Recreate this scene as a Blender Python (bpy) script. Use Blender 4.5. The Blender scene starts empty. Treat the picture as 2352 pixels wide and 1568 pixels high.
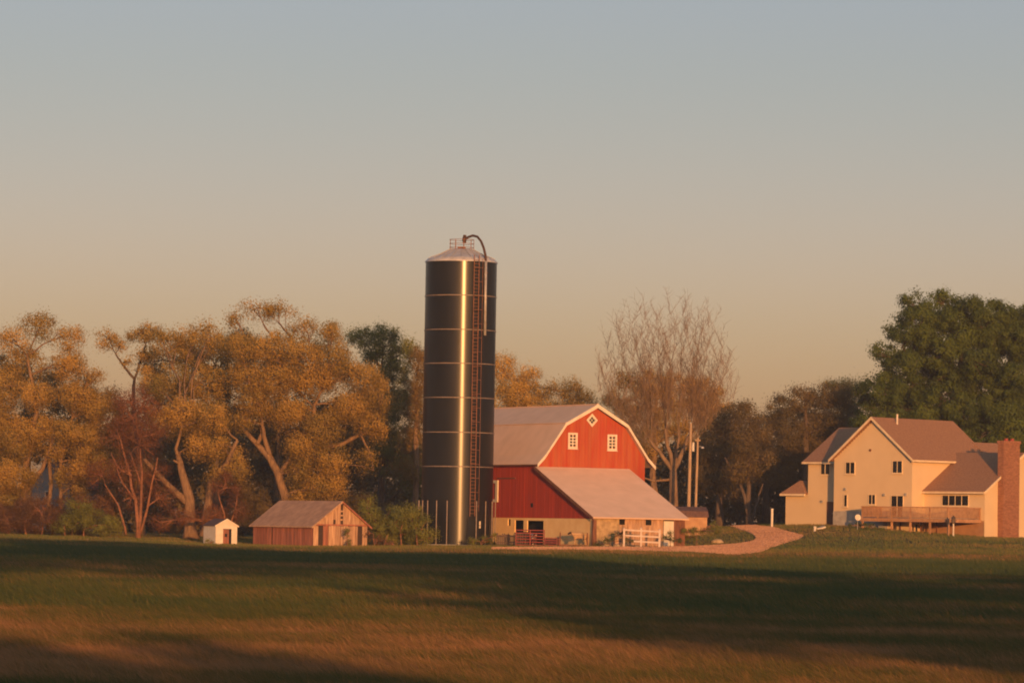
import bpy, math, random
import numpy as np
from mathutils import Matrix, Vector
R = math.radians
rng = np.random.default_rng(7)
random.seed(7)
sc = bpy.context.scene
col = sc.collection

# ------------------------------------------------------------------ camera
F, CX, CY = 9187.0, 1176.0, 784.0          # pixels of a 2352 x 1568 frame
RHO, ZC = R(1.0), 1.5
PIT = math.atan(431 / F)
cam_d = bpy.data.cameras.new('camera'); cam = bpy.data.objects.new('camera', cam_d); col.objects.link(cam)
cam_d.sensor_width = 36.0; cam_d.lens = 36.0 * F / 2352.0; cam_d.clip_start = 1.0; cam_d.clip_end = 8000.0
_f = Vector((0, math.cos(PIT), math.sin(PIT))); _u0 = Vector((0, -math.sin(PIT), math.cos(PIT))); _r0 = Vector((1, 0, 0))
_r = _r0 * math.cos(RHO) + _u0 * math.sin(RHO); _u = _u0 * math.cos(RHO) - _r0 * math.sin(RHO)
_m = Matrix((_r, _u, -_f)).transposed().to_4x4(); _m.translation = (0, 0, ZC)
cam.matrix_world = _m
sc.camera = cam

# ------------------------------------------------------------------ world, sun, exposure
SUN_AZ, SUN_EL = 10.5, 4.5                  # degrees right of straight behind the camera, above the horizon
world = bpy.data.worlds.new('World'); sc.world = world; world.use_nodes = True
wn, wl = world.node_tree.nodes, world.node_tree.links
bg = wn['Background']; bg.inputs['Strength'].default_value = 0.135
sky = wn.new('ShaderNodeTexSky'); sky.sky_type = 'NISHITA'; sky.sun_disc = False
sky.sun_elevation = R(SUN_EL); sky.sun_rotation = R(180 - SUN_AZ); sky.altitude = 200
sky.air_density = 1.0; sky.dust_density = 1.5; sky.ozone_density = 1.0
tint = wn.new('ShaderNodeVectorMath'); tint.operation = 'MULTIPLY'          # film warmth near the horizon, cooler overhead
wtc = wn.new('ShaderNodeTexCoord'); wsx = wn.new('ShaderNodeSeparateXYZ'); wl.new(wtc.outputs['Generated'], wsx.inputs[0])
wrp = wn.new('ShaderNodeValToRGB'); wl.new(wsx.outputs['Z'], wrp.inputs['Fac']); wcr = wrp.color_ramp; wcr.interpolation = 'EASE'
wcr.elements[0].position = 0.0; wcr.elements[0].color = (.675, .508, .83, 1); wcr.elements[1].position = .6; wcr.elements[1].color = (.86, .98, 1.0, 1)
_e = wcr.elements.new(.12); _e.color = (.485, .438, .585, 1)
_e = wcr.elements.new(.055); _e.color = (.572, .470, .69, 1)
wsc = wn.new('ShaderNodeVectorMath'); wsc.operation = 'SCALE'; wsc.inputs['Scale'].default_value = 2.02; wl.new(wrp.outputs[0], wsc.inputs[0]); wl.new(wsc.outputs[0], tint.inputs[1])
wl.new(sky.outputs[0], tint.inputs[0]); wl.new(tint.outputs[0], bg.inputs['Color'])
sun_d = bpy.data.lights.new('sun', 'SUN'); sun = bpy.data.objects.new('sun', sun_d); col.objects.link(sun)
sun_d.energy = 5.0; sun_d.angle = R(0.53); sun_d.color = (1.0, 0.45, 0.14)
_to = Vector((math.sin(R(SUN_AZ)) * math.cos(R(SUN_EL)), -math.cos(R(SUN_AZ)) * math.cos(R(SUN_EL)), math.sin(R(SUN_EL))))
sun.rotation_euler = _to.to_track_quat('Z', 'Y').to_euler()
sun.location = (60, -120, 60)
sc.view_settings.view_transform = 'Standard'; sc.view_settings.look = 'None'
sc.view_settings.exposure = 0.06; sc.view_settings.gamma = 1.0; sc.view_settings.use_curve_mapping = False
sc.render.engine = 'CYCLES'
sc.cycles.max_bounces = 5; sc.cycles.diffuse_bounces = 3; sc.cycles.glossy_bounces = 3
sc.cycles.transmission_bounces = 3; sc.cycles.transparent_max_bounces = 4
sc.cycles.use_denoising = True
sc.cycles.filter_width = 1.9
sc.cycles.volume_bounces = 0

# ------------------------------------------------------------------ pixel -> place helpers
def ray(px, py):
    dx, dy = px - CX, py - CY
    a = dx * math.cos(RHO) + dy * math.sin(RHO); b = dx * math.sin(RHO) - dy * math.cos(RHO)
    return a, F * math.cos(PIT) - b * math.sin(PIT), F * math.sin(PIT) + b * math.cos(PIT)
def P(px, py, D):
    r = ray(px, py); s = D / r[1]
    return Vector((r[0] * s, D, ZC + r[2] * s))

# terrain heights by bearing and distance
TX = [(p - 1176) / F for p in (0, 600, 1050, 1400, 1650, 1850, 2300)]
DD = [10, 34, 67, 133, 200, 283, 321, 345, 362, 392, 440, 520, 640]
ZT = [[-.1] * 7, [-.85] * 7, [-1.07] * 7, [-.82] * 7, [-.38, -.5, -.52, -.52, -.55, -.55, -.5],
      [0, -.25, -.2, -.13, -.25, -.13, -.05], [.05, -.31, -.08, .14, -.21, .52, .54],
      [.16, -.26, 0, .33, .49, 1.39, 1.3], [.3, 0, .1, .5, 1.3, 2.5, 1.4], [.5, .2, .3, .8, 2.0, 2.8, 2.2],
      [.7, .5, .6, 1.1, 2.3, 2.6, 2.5], [1] * 7, [1] * 7]
_T = np.linspace(-.2, .2, 81); _D = np.arange(10, 641, 3.)
_g = np.array([np.interp(_T, TX, r) for r in ZT]); _g = np.array([np.interp(_D, DD, _g[:, j]) for j in range(81)]).T
def _blur(a, k, ax):
    w = np.hanning(k + 2)[1:-1]; w /= w.sum(); p = k // 2
    ap = np.pad(a, [(p, p) if i == ax else (0, 0) for i in range(2)], mode='edge')
    return sum(w[i] * np.take(ap, range(i, i + a.shape[ax]), axis=ax) for i in range(k))
_g = _blur(_blur(_g, 9, 0), 9, 1)
def gz(X, Y):
    X = np.asarray(X, float); Y = np.asarray(Y, float)
    t = np.clip(X / np.maximum(Y, 60.), -.2, .2); d = np.clip(Y, 10, 639.9)
    i = np.clip((t + .2) / .4 * 80, 0, 79.999); j = np.clip((d - 10) / 3., 0, len(_D) - 1.001)
    i0 = i.astype(int); j0 = j.astype(int); fi = i - i0; fj = j - j0
    z = (_g[j0, i0] * (1 - fi) + _g[j0, i0 + 1] * fi) * (1 - fj) + (_g[j0 + 1, i0] * (1 - fi) + _g[j0 + 1, i0 + 1] * fi) * fj
    return z + .05 * np.sin(X * .21 + Y * .05) * np.sin(Y * .043 + X * .02) * np.clip((330 - Y) / 100, 0, 1)
def g1(X, Y): return float(gz(X, Y))
def on_ground(px, py):
    r = ray(px, py); D = np.arange(20, 520, .25); s = D / r[1]
    below = (ZC + r[2] * s) <= gz(r[0] * s, D)
    k = int(np.argmax(below)) if below.any() else len(D) - 1
    return Vector((r[0] * s[k], D[k], float(gz(r[0] * s[k], D[k]))))

# ------------------------------------------------------------------ materials
def lin(c): return tuple(c) + (1.0,)
def mat(name, c1, c2=None, rough=.8, scale=3.0, stretch=(1, 1, 1), bump=0.0, bscale=None, metallic=0.0, rand=0.0,
        contrast=(.35, .65), detail=4.0, spec=.3, attr=None, transl=0.0):
    m = bpy.data.materials.new(name); m.use_nodes = True
    n, l = m.node_tree.nodes, m.node_tree.links
    b = n['Principled BSDF']; b.inputs['Roughness'].default_value = rough; b.inputs['Metallic'].default_value = metallic
    b.inputs['Specular IOR Level'].default_value = spec
    c2 = c2 or tuple(x * .75 for x in c1)
    tc = n.new('ShaderNodeTexCoord'); mp = n.new('ShaderNodeMapping'); mp.inputs['Scale'].default_value = stretch
    l.new(tc.outputs['Object'], mp.inputs['Vector'])
    nz = n.new('ShaderNodeTexNoise'); nz.inputs['Scale'].default_value = scale; nz.inputs['Detail'].default_value = detail
    l.new(mp.outputs[0], nz.inputs['Vector'])
    rp = n.new('ShaderNodeValToRGB'); rp.color_ramp.elements[0].position = contrast[0]; rp.color_ramp.elements[1].position = contrast[1]
    rp.color_ramp.elements[0].color = lin(c2); rp.color_ramp.elements[1].color = lin(c1)
    if attr:
        at = n.new('ShaderNodeAttribute'); at.attribute_name = attr
        mx = n.new('ShaderNodeMath'); mx.operation = 'MULTIPLY_ADD'; mx.inputs[1].default_value = .55
        l.new(at.outputs['Fac'], mx.inputs[0])
        m2 = n.new('ShaderNodeMath'); m2.operation = 'MULTIPLY'; m2.inputs[1].default_value = .5
        l.new(nz.outputs['Fac'], m2.inputs[0]); l.new(m2.outputs[0], mx.inputs[2])
        l.new(mx.outputs[0], rp.inputs['Fac'])
    else:
        l.new(nz.outputs['Fac'], rp.inputs['Fac'])
    out = rp.outputs['Color']
    if rand:
        oi = n.new('ShaderNodeObjectInfo'); mr = n.new('ShaderNodeMapRange')
        mr.inputs['To Min'].default_value = 1 - rand; mr.inputs['To Max'].default_value = 1 + rand
        l.new(oi.outputs['Random'], mr.inputs['Value'])
        vm = n.new('ShaderNodeVectorMath'); vm.operation = 'SCALE'
        l.new(out, vm.inputs[0]); l.new(mr.outputs[0], vm.inputs['Scale']); out = vm.outputs[0]
    l.new(out, b.inputs['Base Color'])
    if bump:
        nb = n.new('ShaderNodeTexNoise'); nb.inputs['Scale'].default_value = bscale or scale * 4; nb.inputs['Detail'].default_value = 3
        l.new(mp.outputs[0], nb.inputs['Vector'])
        bp = n.new('ShaderNodeBump'); bp.inputs['Strength'].default_value = bump; bp.inputs['Distance'].default_value = .05
        l.new(nb.outputs['Fac'], bp.inputs['Height']); l.new(bp.outputs[0], b.inputs['Normal'])
    if transl:
        tr = n.new('ShaderNodeBsdfTranslucent'); l.new(out, tr.inputs['Color'])
        ms = n.new('ShaderNodeMixShader'); ms.inputs[0].default_value = transl
        l.new(b.outputs[0], ms.inputs[1]); l.new(tr.outputs[0], ms.inputs[2]); l.new(ms.outputs[0], n['Material Output'].inputs['Surface'])
    return m

M = {}
M['silo'] = mat('dark_blue_steel', (.012, .0125, .014), (.008, .0085, .0095), rough=.24, scale=.6, spec=.14, metallic=0, bump=.035, bscale=1.3, stretch=(1, 1, .35))
_b = M['silo'].node_tree.nodes['Principled BSDF']; _b.inputs['Roughness'].default_value = .55; _b.inputs['Coat Weight'].default_value = .6; _b.inputs['Coat Roughness'].default_value = .215; _b.inputs['Coat IOR'].default_value = 1.4
M['galv'] = mat('galvanised_steel', (.42, .40, .39), (.30, .28, .27), rough=.45, scale=4, metallic=.2)
M['silo_roof'] = mat('silo_roof_steel', (.50, .47, .46), (.38, .36, .36), rough=.5, scale=2, metallic=.25)
M['rust'] = mat('rusty_steel', (.27, .12, .065), (.16, .07, .04), rough=.8, scale=6)
M['dark_pipe'] = mat('dark_rusted_pipe', (.085, .04, .027), (.05, .025, .018), rough=.8, scale=6)
M['red_barn'] = mat('red_barn_paint', (.34, .040, .014), (.36, .085, .030), rough=.75, scale=1.6, stretch=(1.2, 1.2, .16), bump=.15, bscale=14, rand=.06, contrast=(.40, .70))
M['red_side'] = mat('red_side_lightened', (.42, .046, .020), (.34, .040, .020), rough=.8, scale=1.4, stretch=(1, 1, .2), bump=.1, rand=.10)  # raised above the gable red to stand in for sun on the side wall
M['barn_roof'] = mat('pale_roof_sheet', (.74, .50, .365), (.64, .43, .305), rough=.85, scale=.8, stretch=(1, 1, 1), bump=.1, bscale=5, contrast=(.25, .75), spec=.1)
M['white'] = mat('white_paint', (.66, .58, .48), (.57, .48, .38), rough=.55, scale=3, contrast=(.3, .7))
M['stone'] = mat('tan_fieldstone', (.46, .32, .18), (.28, .19, .10), rough=.9, scale=2.6, bump=.6, bscale=5)
M['plaster_sunlit'] = mat('whitewashed_wall', (.88, .60, .28), (.76, .46, .19), rough=.9, scale=1.1, bump=.3, bscale=6, contrast=(.2, .7))  # whitewash brightened and yellowed, adding sunlight the side wall lacks
M['glass'] = mat('window_glass', (.012, .014, .016), (.02, .02, .02), rough=.06, scale=2, spec=.6)
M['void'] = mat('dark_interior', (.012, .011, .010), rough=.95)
M['old_wood'] = mat('weathered_boards', (.50, .31, .19), (.30, .17, .10), rough=.85, scale=2.2, stretch=(3, 3, .35), bump=.3, rand=.16)
M['old_red'] = mat('faded_red_boards', (.36, .125, .075), (.22, .09, .058), rough=.85, scale=2.0, stretch=(2.5, 2.5, .3), bump=.3, rand=.2)
M['brown_wood'] = mat('brown_wood', (.21, .085, .045), (.12, .05, .03), rough=.8, scale=3, stretch=(2, 2, .4), rand=.12)
M['deck'] = mat('cedar_deck', (.44, .24, .125), (.33, .17, .085), rough=.75, scale=3, rand=.1)
M['shed_roof'] = mat('brown_shed_roof', (.46, .26, .155), (.33, .18, .11), rough=.9, scale=1.6, stretch=(1, 1, 1), bump=.3, bscale=9)
M['house_roof'] = mat('brown_shingle', (.34, .175, .095), (.25, .125, .068), rough=.92, scale=7, bump=.35, bscale=16)
M['siding'] = mat('cream_siding', (.64, .48, .30), (.58, .43, .265), rough=.7, scale=.7, contrast=(.2, .8))
M['trim'] = mat('cream_trim', (.70, .55, .37), (.6, .46, .3), rough=.6, scale=2)
M['concrete'] = mat('concrete', (.40, .36, .32), (.30, .27, .24), rough=.9, scale=2, bump=.2)
M['brick'] = mat('red_brick', (.32, .14, .08), (.21, .09, .05), rough=.9, scale=5, bump=.4, bscale=12)
M['gate_red'] = mat('red_gate_paint', (.27, .036, .026), (.17, .03, .024), rough=.5, scale=5)
M['fence_white'] = mat('dull_white_rail', (.58, .47, .41), (.48, .38, .32), rough=.6, scale=3)
M['shed_inside'] = mat('dim_shed_inside', (.06, .036, .026), rough=.95)
M['pole'] = mat('weathered_pole', (.44, .31, .20), (.28, .19, .12), rough=.85, scale=3, stretch=(3, 3, .3), bump=.3)
M['bark'] = mat('tan_bark', (.25, .155, .088), (.13, .08, .05), rough=.95, scale=3, stretch=(2, 2, .5), bump=.5)
M['bark_dark'] = mat('dark_bark', (.13, .09, .065), (.07, .05, .037), rough=.95, scale=3, stretch=(2, 2, .5), bump=.5)
M['twig'] = mat('pale_twig', (.23, .15, .092), (.16, .105, .065), rough=.9, scale=2)
M['bark_red'] = mat('reddish_bark', (.27, .12, .065), (.15, .07, .04), rough=.95, scale=3)
def leaf(name, a, b, t=.25): return mat(name, a, b, rough=.7, scale=.35, attr='tint', contrast=(.25, .75), spec=.2, transl=t)
M['leaf_gold'] = leaf('golden_willow_leaf', (.43, .26, .060), (.175, .138, .038))
M['leaf_bright'] = leaf('bright_gold_leaf', (.52, .31, .065), (.24, .17, .045))
M['leaf_olive'] = leaf('olive_leaf', (.25, .155, .042), (.12, .085, .027))
M['leaf_rust'] = leaf('reddish_bud', (.22, .085, .032), (.11, .045, .022))
M['leaf_green'] = leaf('green_leaf', (.092, .125, .018), (.036, .058, .010))
M['leaf_bush'] = leaf('bush_leaf', (.20, .195, .038), (.085, .10, .022))
M['leaf_dark'] = leaf('dark_leaf', (.165, .115, .044), (.082, .066, .028))
M['leaf_brown'] = leaf('brown_bud', (.17, .085, .036), (.08, .045, .022))
M['band'] = mat('dull_steel_band', (.26, .20, .17), (.18, .14, .12), rough=.6, scale=4)

# ------------------------------------------------------------------ mesh helpers
class MB:
    def __init__(s): s.v, s.f = [], []
    def add(s, vs, fs):
        o = len(s.v); s.v += [tuple(v) for v in vs]; s.f += [tuple(i + o for i in q) for q in fs]; return s
    def box(s, x0, x1, y0, y1, z0, z1):
        return s.add([(x, y, z) for z in (z0, z1) for y in (y0, y1) for x in (x0, x1)],
                     [(0, 2, 3, 1), (4, 5, 7, 6), (0, 1, 5, 4), (2, 6, 7, 3), (0, 4, 6, 2), (1, 3, 7, 5)])
    def prism(s, a, b):                     # two matching loops of points joined into a solid
        n = len(a)
        return s.add(list(a) + list(b), [tuple(range(n - 1, -1, -1)), tuple(range(n, 2 * n))] + [(i, (i + 1) % n, (i + 1) % n + n, i + n) for i in range(n)])
    def slab(s, quad, t):                   # a flat polygon given thickness t along its normal, downwards
        q = [Vector(p) for p in quad]; nrm = (q[1] - q[0]).cross(q[2] - q[0]).normalized()
        if nrm.z < 0: nrm = -nrm
        return s.prism(q, [p - nrm * t for p in q])
    def tube(s, pts, rad, n=8, cap=True):
        pts = [Vector(p) for p in pts]; m = len(pts)
        if not hasattr(rad, '__len__'): rad = [rad] * m
        rings = []; side = None
        for i in range(m):
            t = (pts[min(i + 1, m - 1)] - pts[max(i - 1, 0)])
            if t.length < 1e-6: t = Vector((0, 0, 1))
            t.normalize()
            if side is None: side = t.cross(Vector((0, 1, .1)) if abs(t.y) < .9 else Vector((1, 0, 0)))
            side = (side - t * side.dot(t)).normalized(); b = t.cross(side)
            rings.append([pts[i] + (side * math.cos(2 * math.pi * k / n) + b * math.sin(2 * math.pi * k / n)) * rad[i] for k in range(n)])
        fs = [(i * n + k, i * n + (k + 1) % n, (i + 1) * n + (k + 1) % n, (i + 1) * n + k) for i in range(m - 1) for k in range(n)]
        if cap: fs += [tuple(range(n - 1, -1, -1)), tuple((m - 1) * n + k for k in range(n))]
        return s.add([p for r in rings for p in r], fs)
    def lathe(s, prof, n=48, c=(0, 0)):
        vs = [(c[0] + r * math.cos(2 * math.pi * k / n), c[1] + r * math.sin(2 * math.pi * k / n), z) for r, z in prof for k in range(n)]
        fs = [(i * n + k, i * n + (k + 1) % n, (i + 1) * n + (k + 1) % n, (i + 1) * n + k) for i in range(len(prof) - 1) for k in range(n)]
        return s.add(vs, fs)
    def build(s, name, m, parent=None, smooth=False):
        me = bpy.data.meshes.new(name); me.from_pydata(s.v, [], s.f); me.update()
        if smooth: me.polygons.foreach_set('use_smooth', [True] * len(me.polygons))
        me.materials.append(M[m] if isinstance(m, str) else m)
        o = bpy.data.objects.new(name, me); col.objects.link(o)
        if parent: o.parent = parent
        return o
def tag(o, label=None, cat=None, group=None, kind=None):
    for k, v in (('label', label), ('category', cat), ('group', group), ('kind', kind)):
        if v: o[k] = v
    return o
def thing(name, label, cat, loc=(0, 0, 0), rz=0.0, group=None):
    o = bpy.data.objects.new(name, None); col.objects.link(o); o.location = loc; o.rotation_euler = (0, 0, R(rz))
    o.empty_display_size = .5
    return tag(o, label, cat, group)
def share(src, name, parent, loc=(0, 0, 0), rot=None):
    o = bpy.data.objects.new(name, src.data); col.objects.link(o); o.parent = parent; o.location = loc
    if rot: o.rotation_euler = rot
    return o

# ------------------------------------------------------------------ ground
def axis(*spans):
    a = np.concatenate([np.arange(s, e, st) for s, e, st in spans]); return np.unique(np.round(a, 3))
gx = axis((-3000, -300, 300), (-300, -100, 20), (-100, 100, 2.0), (100, 300, 20), (300, 3001, 300))
gy = axis((-900, -60, 60), (-60, 40, 6), (40, 480, 2.5), (480, 660, 12), (660, 1500, 120), (1500, 5001, 500))
GX, GY = np.meshgrid(gx, gy); GZ = gz(GX, GY); nx, ny = len(gx), len(gy)
gme = bpy.data.meshes.new('ground')
_fi = (np.arange(ny - 1)[:, None] * nx + np.arange(nx - 1)[None, :]).ravel()
gme.from_pydata(np.stack([GX, GY, GZ], -1).reshape(-1, 3).tolist(), [], np.stack([_fi, _fi + 1, _fi + 1 + nx, _fi + nx], -1).tolist())
gme.polygons.foreach_set('use_smooth', [True] * len(gme.polygons))
M['field'] = mat('field_soil_and_thatch', (.12, .085, .032), (.06, .055, .02), rough=.98, scale=.12, bump=1.0, bscale=1.2, detail=8, spec=.05)
gme.materials.append(M['field'])
ground = bpy.data.objects.new('ground', gme); col.objects.link(ground); tag(ground, kind='structure')

# driveway: pairs of edge points (far/left edge, near/right edge) followed round its bend
ROAD = [((1628, 1204), (1690, 1204)), ((1660, 1209), (1745, 1209)), ((1700, 1217), (1800, 1219)), ((1728, 1227), (1846, 1230)),
        ((1738, 1236), (1838, 1238)), ((1728, 1243), (1806, 1247)), ((1695, 1249), (1768, 1259)), ((1630, 1253), (1745, 1270)),
        ((1550, 1256), (1680, 1276)), ((1450, 1257), (1580, 1268)), ((1330, 1257), (1420, 1265)), ((1230, 1257), (1260, 1264)), ((1128, 1258), (1132, 1263))]
rp = []
for a, b in ROAD:
    A, B = on_ground(*a), on_ground(*b); rp.append((A.xy, B.xy))
fine = []
for (a0, b0), (a1, b1) in zip(rp[:-1], rp[1:]):
    for k in range(8): fine.append((a0.lerp(a1, k / 8), b0.lerp(b1, k / 8)))
fine.append(rp[-1])
NW = 9; rv, rf = [], []
for a, b in fine:
    for k in range(NW):
        q = a.lerp(b, k / (NW - 1)); rv.append((q.x, q.y, g1(q.x, q.y) + .03))
for i in range(len(fine) - 1):
    for k in range(NW - 1): rf.append((i * NW + k, i * NW + k + 1, (i + 1) * NW + k + 1, (i + 1) * NW + k))
M['gravel'] = mat('pinkish_gravel', (.48, .285, .19), (.36, .205, .135), rough=.95, scale=1.2, bump=.9, bscale=9, detail=6)
rd = MB().add(rv, rf).build('driveway', 'gravel', smooth=True); tag(rd, kind='structure')
ROADQ = [np.array([rp[i][0], rp[i][1], rp[i + 1][1], rp[i + 1][0]]) for i in range(len(rp) - 1)]
def in_road(x, y):
    hit = np.zeros(len(x), bool)
    for q in ROADQ:
        s = [(q[(k + 1) % 4][0] - q[k][0]) * (y - q[k][1]) - (q[(k + 1) % 4][1] - q[k][1]) * (x - q[k][0]) for k in range(4)]
        s = np.array(s); hit |= (s > 0).all(0) | (s < 0).all(0)
    return hit

# ------------------------------------------------------------------ silo
so = P(1048, 1253, 345); SZ0 = g1(so.x, so.y)
silo = thing('silo', 'tall dark blue steel silo with ladder and pale domed roof', 'silo', (so.x, so.y, 0))
SR = 3.08
levels = [-.3, 3.86, 6.78, 9.71, 12.68, 15.61, 18.51, 21.45, 24.40]
for i, (z0, z1) in enumerate(zip(levels[:-1], levels[1:])):
    zm = (z0 + z1) / 2
    MB().lathe([(SR, z0 + .012), (SR, z1 - .012)], 128).build('shell_course', 'silo', silo, True)
    MB().lathe([(SR - .01, zm - .02), (SR + .012, zm - .02), (SR + .012, zm + .02), (SR - .01, zm + .02)], 96).build('sheet_lap', 'silo', silo)
MB().lathe([(SR - .02, -.3), (SR - .02, 24.4)], 48).build('inner_seam', 'silo', silo, True)
for i, z in enumerate(levels[2:-1]):
    t = .035 if i >= 1 else .012
    MB().lathe([(SR - .01, z - .035), (SR + t, z - .035), (SR + t + .01, z + .035), (SR - .01, z + .04)], 96).build('stiffening_band', 'band', silo)
MB().lathe([(SR + .06, 24.38), (SR + .06, 24.46), (2.86, 24.74), (2.62, 24.82), (1.9, 25.10), (1.3, 25.42), (1.0, 25.56), (.0, 25.58)], 64).build('roof', 'silo_roof', silo, True)
rib0 = MB().tube([(2.98, 0, 24.50), (2.86, 0, 24.77), (1.9, 0, 25.13), (1.02, 0, 25.58)], .03, 5).build('roof_rib', 'galv', silo)
for k in range(1, 20): share(rib0, 'roof_rib', silo, rot=(0, 0, 2 * math.pi * k / 20))
# guard rail round the top platform
for z in (25.72, 26.05, 26.40):
    MB().tube([(1.05 * math.cos(a), 1.05 * math.sin(a), z) for a in np.linspace(0, 2 * math.pi, 25)], .022, 5, False).build('guard_rail', 'rust', silo)
gp0 = MB().tube([(1.05, 0, 25.5), (1.05, 0, 26.42)], .025, 5).build('guard_post', 'rust', silo)
for k in range(1, 9): share(gp0, 'guard_post', silo, rot=(0, 0, 2 * math.pi * k / 9))
# ladder on the sunny side
LA = R(-90 + 24.5); lc, ls = math.cos(LA), math.sin(LA)
def onw(r, t, z): return (r * lc - t * ls, r * ls + t * lc, z)      # radius, sideways, height at the ladder
for t in (-.23, .23): MB().tube([onw(3.28, t, 2.55), onw(3.28, t, 24.9)], .035, 6).build('ladder_stile', 'rust', silo)
rung0 = MB().tube([onw(3.28, -.23, 0), onw(3.28, .23, 0)], .022, 5).build('ladder_rung', 'rust', silo); rung0.location.z = 2.8
for k in range(1, 72): share(rung0, 'ladder_rung', silo, (0, 0, 2.8 + k * .305))
MB().tube([onw(3.42, .52, 3.0), onw(3.42, .52, 24.6)], .022, 5).build('cage_bar', 'rust', silo)
hoop0 = MB().tube([onw(3.28, -.23, 0), onw(3.5, -.30, 0), onw(3.72, 0, 0), onw(3.62, .4, 0), onw(3.42, .52, 0), onw(3.1, .62, 0)], .022, 5).build('cage_hoop', 'rust', silo); hoop0.location.z = 3.4
for k in range(1, 18): share(hoop0, 'cage_hoop', silo, (0, 0, 3.4 + k * 1.2))
MB().box(-.35, .35, -.35, .35, 25.5, 25.75).build('roof_hatch', 'rust', silo)
# blower pipe
MB().tube([(.24, 0, 26.10), (.22, 0, 26.45), (.26, 0, 26.82)], [.14, .19, .13], 8).build('pipe_head', 'dark_pipe', silo)
MB().tube([(.28, -.05, 26.42), (.55, -.2, 26.62), (.95, -.55, 26.74), (1.35, -.95, 26.62), (1.68, -1.4, 26.2), (1.92, -1.8, 25.6), (2.07, -2.1, 25.0), (2.13, -2.38, 24.3)], .105, 8).build('blower_pipe', 'dark_pipe', silo, True)
MB().tube([(2.13, -2.40, 24.45), (2.16, -2.40, 18.05)], .12, 8).build('drop_pipe', 'galv', silo, True)
for z in (19, 21.2, 23.4): MB().box(2.0, 2.3, -2.45, -2.1, z, z + .06).build('pipe_bracket', 'rust', silo)
sp0 = MB().tube([(3.32, 0, -.2), (3.32, 0, 3.86)], .05, 6).build('base_post', 'band', silo)
sp0.rotation_euler.z = R(-90 - 14)
for a in (-31, -48.5, -62, -78, 48.5, 66, 31, 95, -95, 112, -112, 130, -130, 147, -147, 164, 180): share(sp0, 'base_post', silo, rot=(0, 0, R(-90 + a)))
MB().lathe([(3.6, -.4), (3.6, .12), (3.0, .14)], 48).build('foundation', 'concrete', silo)
a = R(-90 + 41)
lp = MB().box(-.09, .09, -.012, .012, 1.55, 2.15).build('label_plate', 'white', silo); lp.location = (3.07 * math.cos(a), 3.07 * math.sin(a), 0); lp.rotation_euler.z = a + math.pi / 2
dh = MB().box(-.45, .45, -.03, .03, .5, 2.4).build('unloading_door', 'silo', silo); a = R(-90 + 24.5); dh.location = (3.06 * math.cos(a), 3.06 * math.sin(a), 0); dh.rotation_euler.z = a + math.pi / 2

# ------------------------------------------------------------------ generic window on a wall
def window(parent, plane, val, a0, a1, z0, z1, cols, rows, fr=.08, out=-1, framemat='trim', name='window', mid=0.0, depth=.07, sill=True):
    """plane 'x' or 'y': wall plane at val; a0..a1 along the other axis; out: sign of the outside direction"""
    def bx(m, a, b, p, q, d0, d1):
        lo, hi = sorted((val + out * d0, val + out * d1))
        return m.box(lo, hi, a, b, p, q) if plane == 'x' else m.box(a, b, lo, hi, p, q)
    w = MB()
    bx(w, a0, a1, z0, z0 + fr, -.02, depth); bx(w, a0, a1, z1 - fr, z1, -.02, depth)
    bx(w, a0, a0 + fr, z0 + fr, z1 - fr, -.02, depth); bx(w, a1 - fr, a1, z0 + fr, z1 - fr, -.02, depth)
    win = w.build(name, framemat, parent)
    ia0, ia1, iz0, iz1 = a0 + fr, a1 - fr, z0 + fr, z1 - fr
    cw, rh = (ia1 - ia0) / cols, (iz1 - iz0) / rows
    g = .5 * (mid or fr * .55)
    for i in range(cols):
        for j in range(rows):
            bx(MB(), ia0 + i * cw + g, ia0 + (i + 1) * cw - g, iz0 + j * rh + g, iz0 + (j + 1) * rh - g, -.01, depth * .45).build('pane', 'glass', win)
    b = MB()
    for i in range(1, cols): bx(b, ia0 + i * cw - g, ia0 + i * cw + g, iz0, iz1, -.015, depth * .8)
    for j in range(1, rows): bx(b, ia0, ia1, iz0 + j * rh - g, iz0 + j * rh + g, -.015, depth * .75)
    if b.v: b.build('muntin', framemat, win)
    if sill: bx(MB(), a0 - .05, a1 + .05, z0 - .06, z0 - .002, -.02, depth + .06).build('sill', framemat, win)
    return win

# ------------------------------------------------------------------ barn
BX, BY, BROT = 7.41, 345.0, 28.0
barn = thing('barn', 'red gambrel-roofed barn with pale roof and sloping front lean-to', 'barn', (BX, BY, 0), BROT)
BL = 20.5
prof = [(-5.55, 2.5), (-5.55, 7.30), (-3.15, 10.45), (-.15, 12.10), (2.85, 10.42), (4.9, 7.68), (4.9, 2.5)]
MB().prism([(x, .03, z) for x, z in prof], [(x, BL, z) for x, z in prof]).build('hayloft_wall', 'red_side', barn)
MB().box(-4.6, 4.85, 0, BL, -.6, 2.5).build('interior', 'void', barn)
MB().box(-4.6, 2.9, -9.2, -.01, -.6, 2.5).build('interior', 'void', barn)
def top_at(x):
    xs = [p[0] for p in prof[1:-1]]; zs = [p[1] for p in prof[1:-1]]
    return float(np.interp(x, xs, zs))
bw = .298
for k in range(35):                                   # gable boards
    x0 = -5.55 + k * bw; x1 = min(x0 + bw - .008, 4.9)
    if x1 - x0 < .05: continue
    yo = -.005 - .012 * random.random()
    tops = [(x0, top_at(x0))] + [(p[0], p[1]) for p in prof[1:-1] if x0 < p[0] < x1] + [(x1, top_at(x1))]
    loop = [(x0, 2.4), (x1, 2.4)] + tops[::-1]
    MB().prism([(x, yo, z) for x, z in loop], [(x, .03, z) for x, z in loop]).build('board', 'red_barn', barn)
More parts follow.
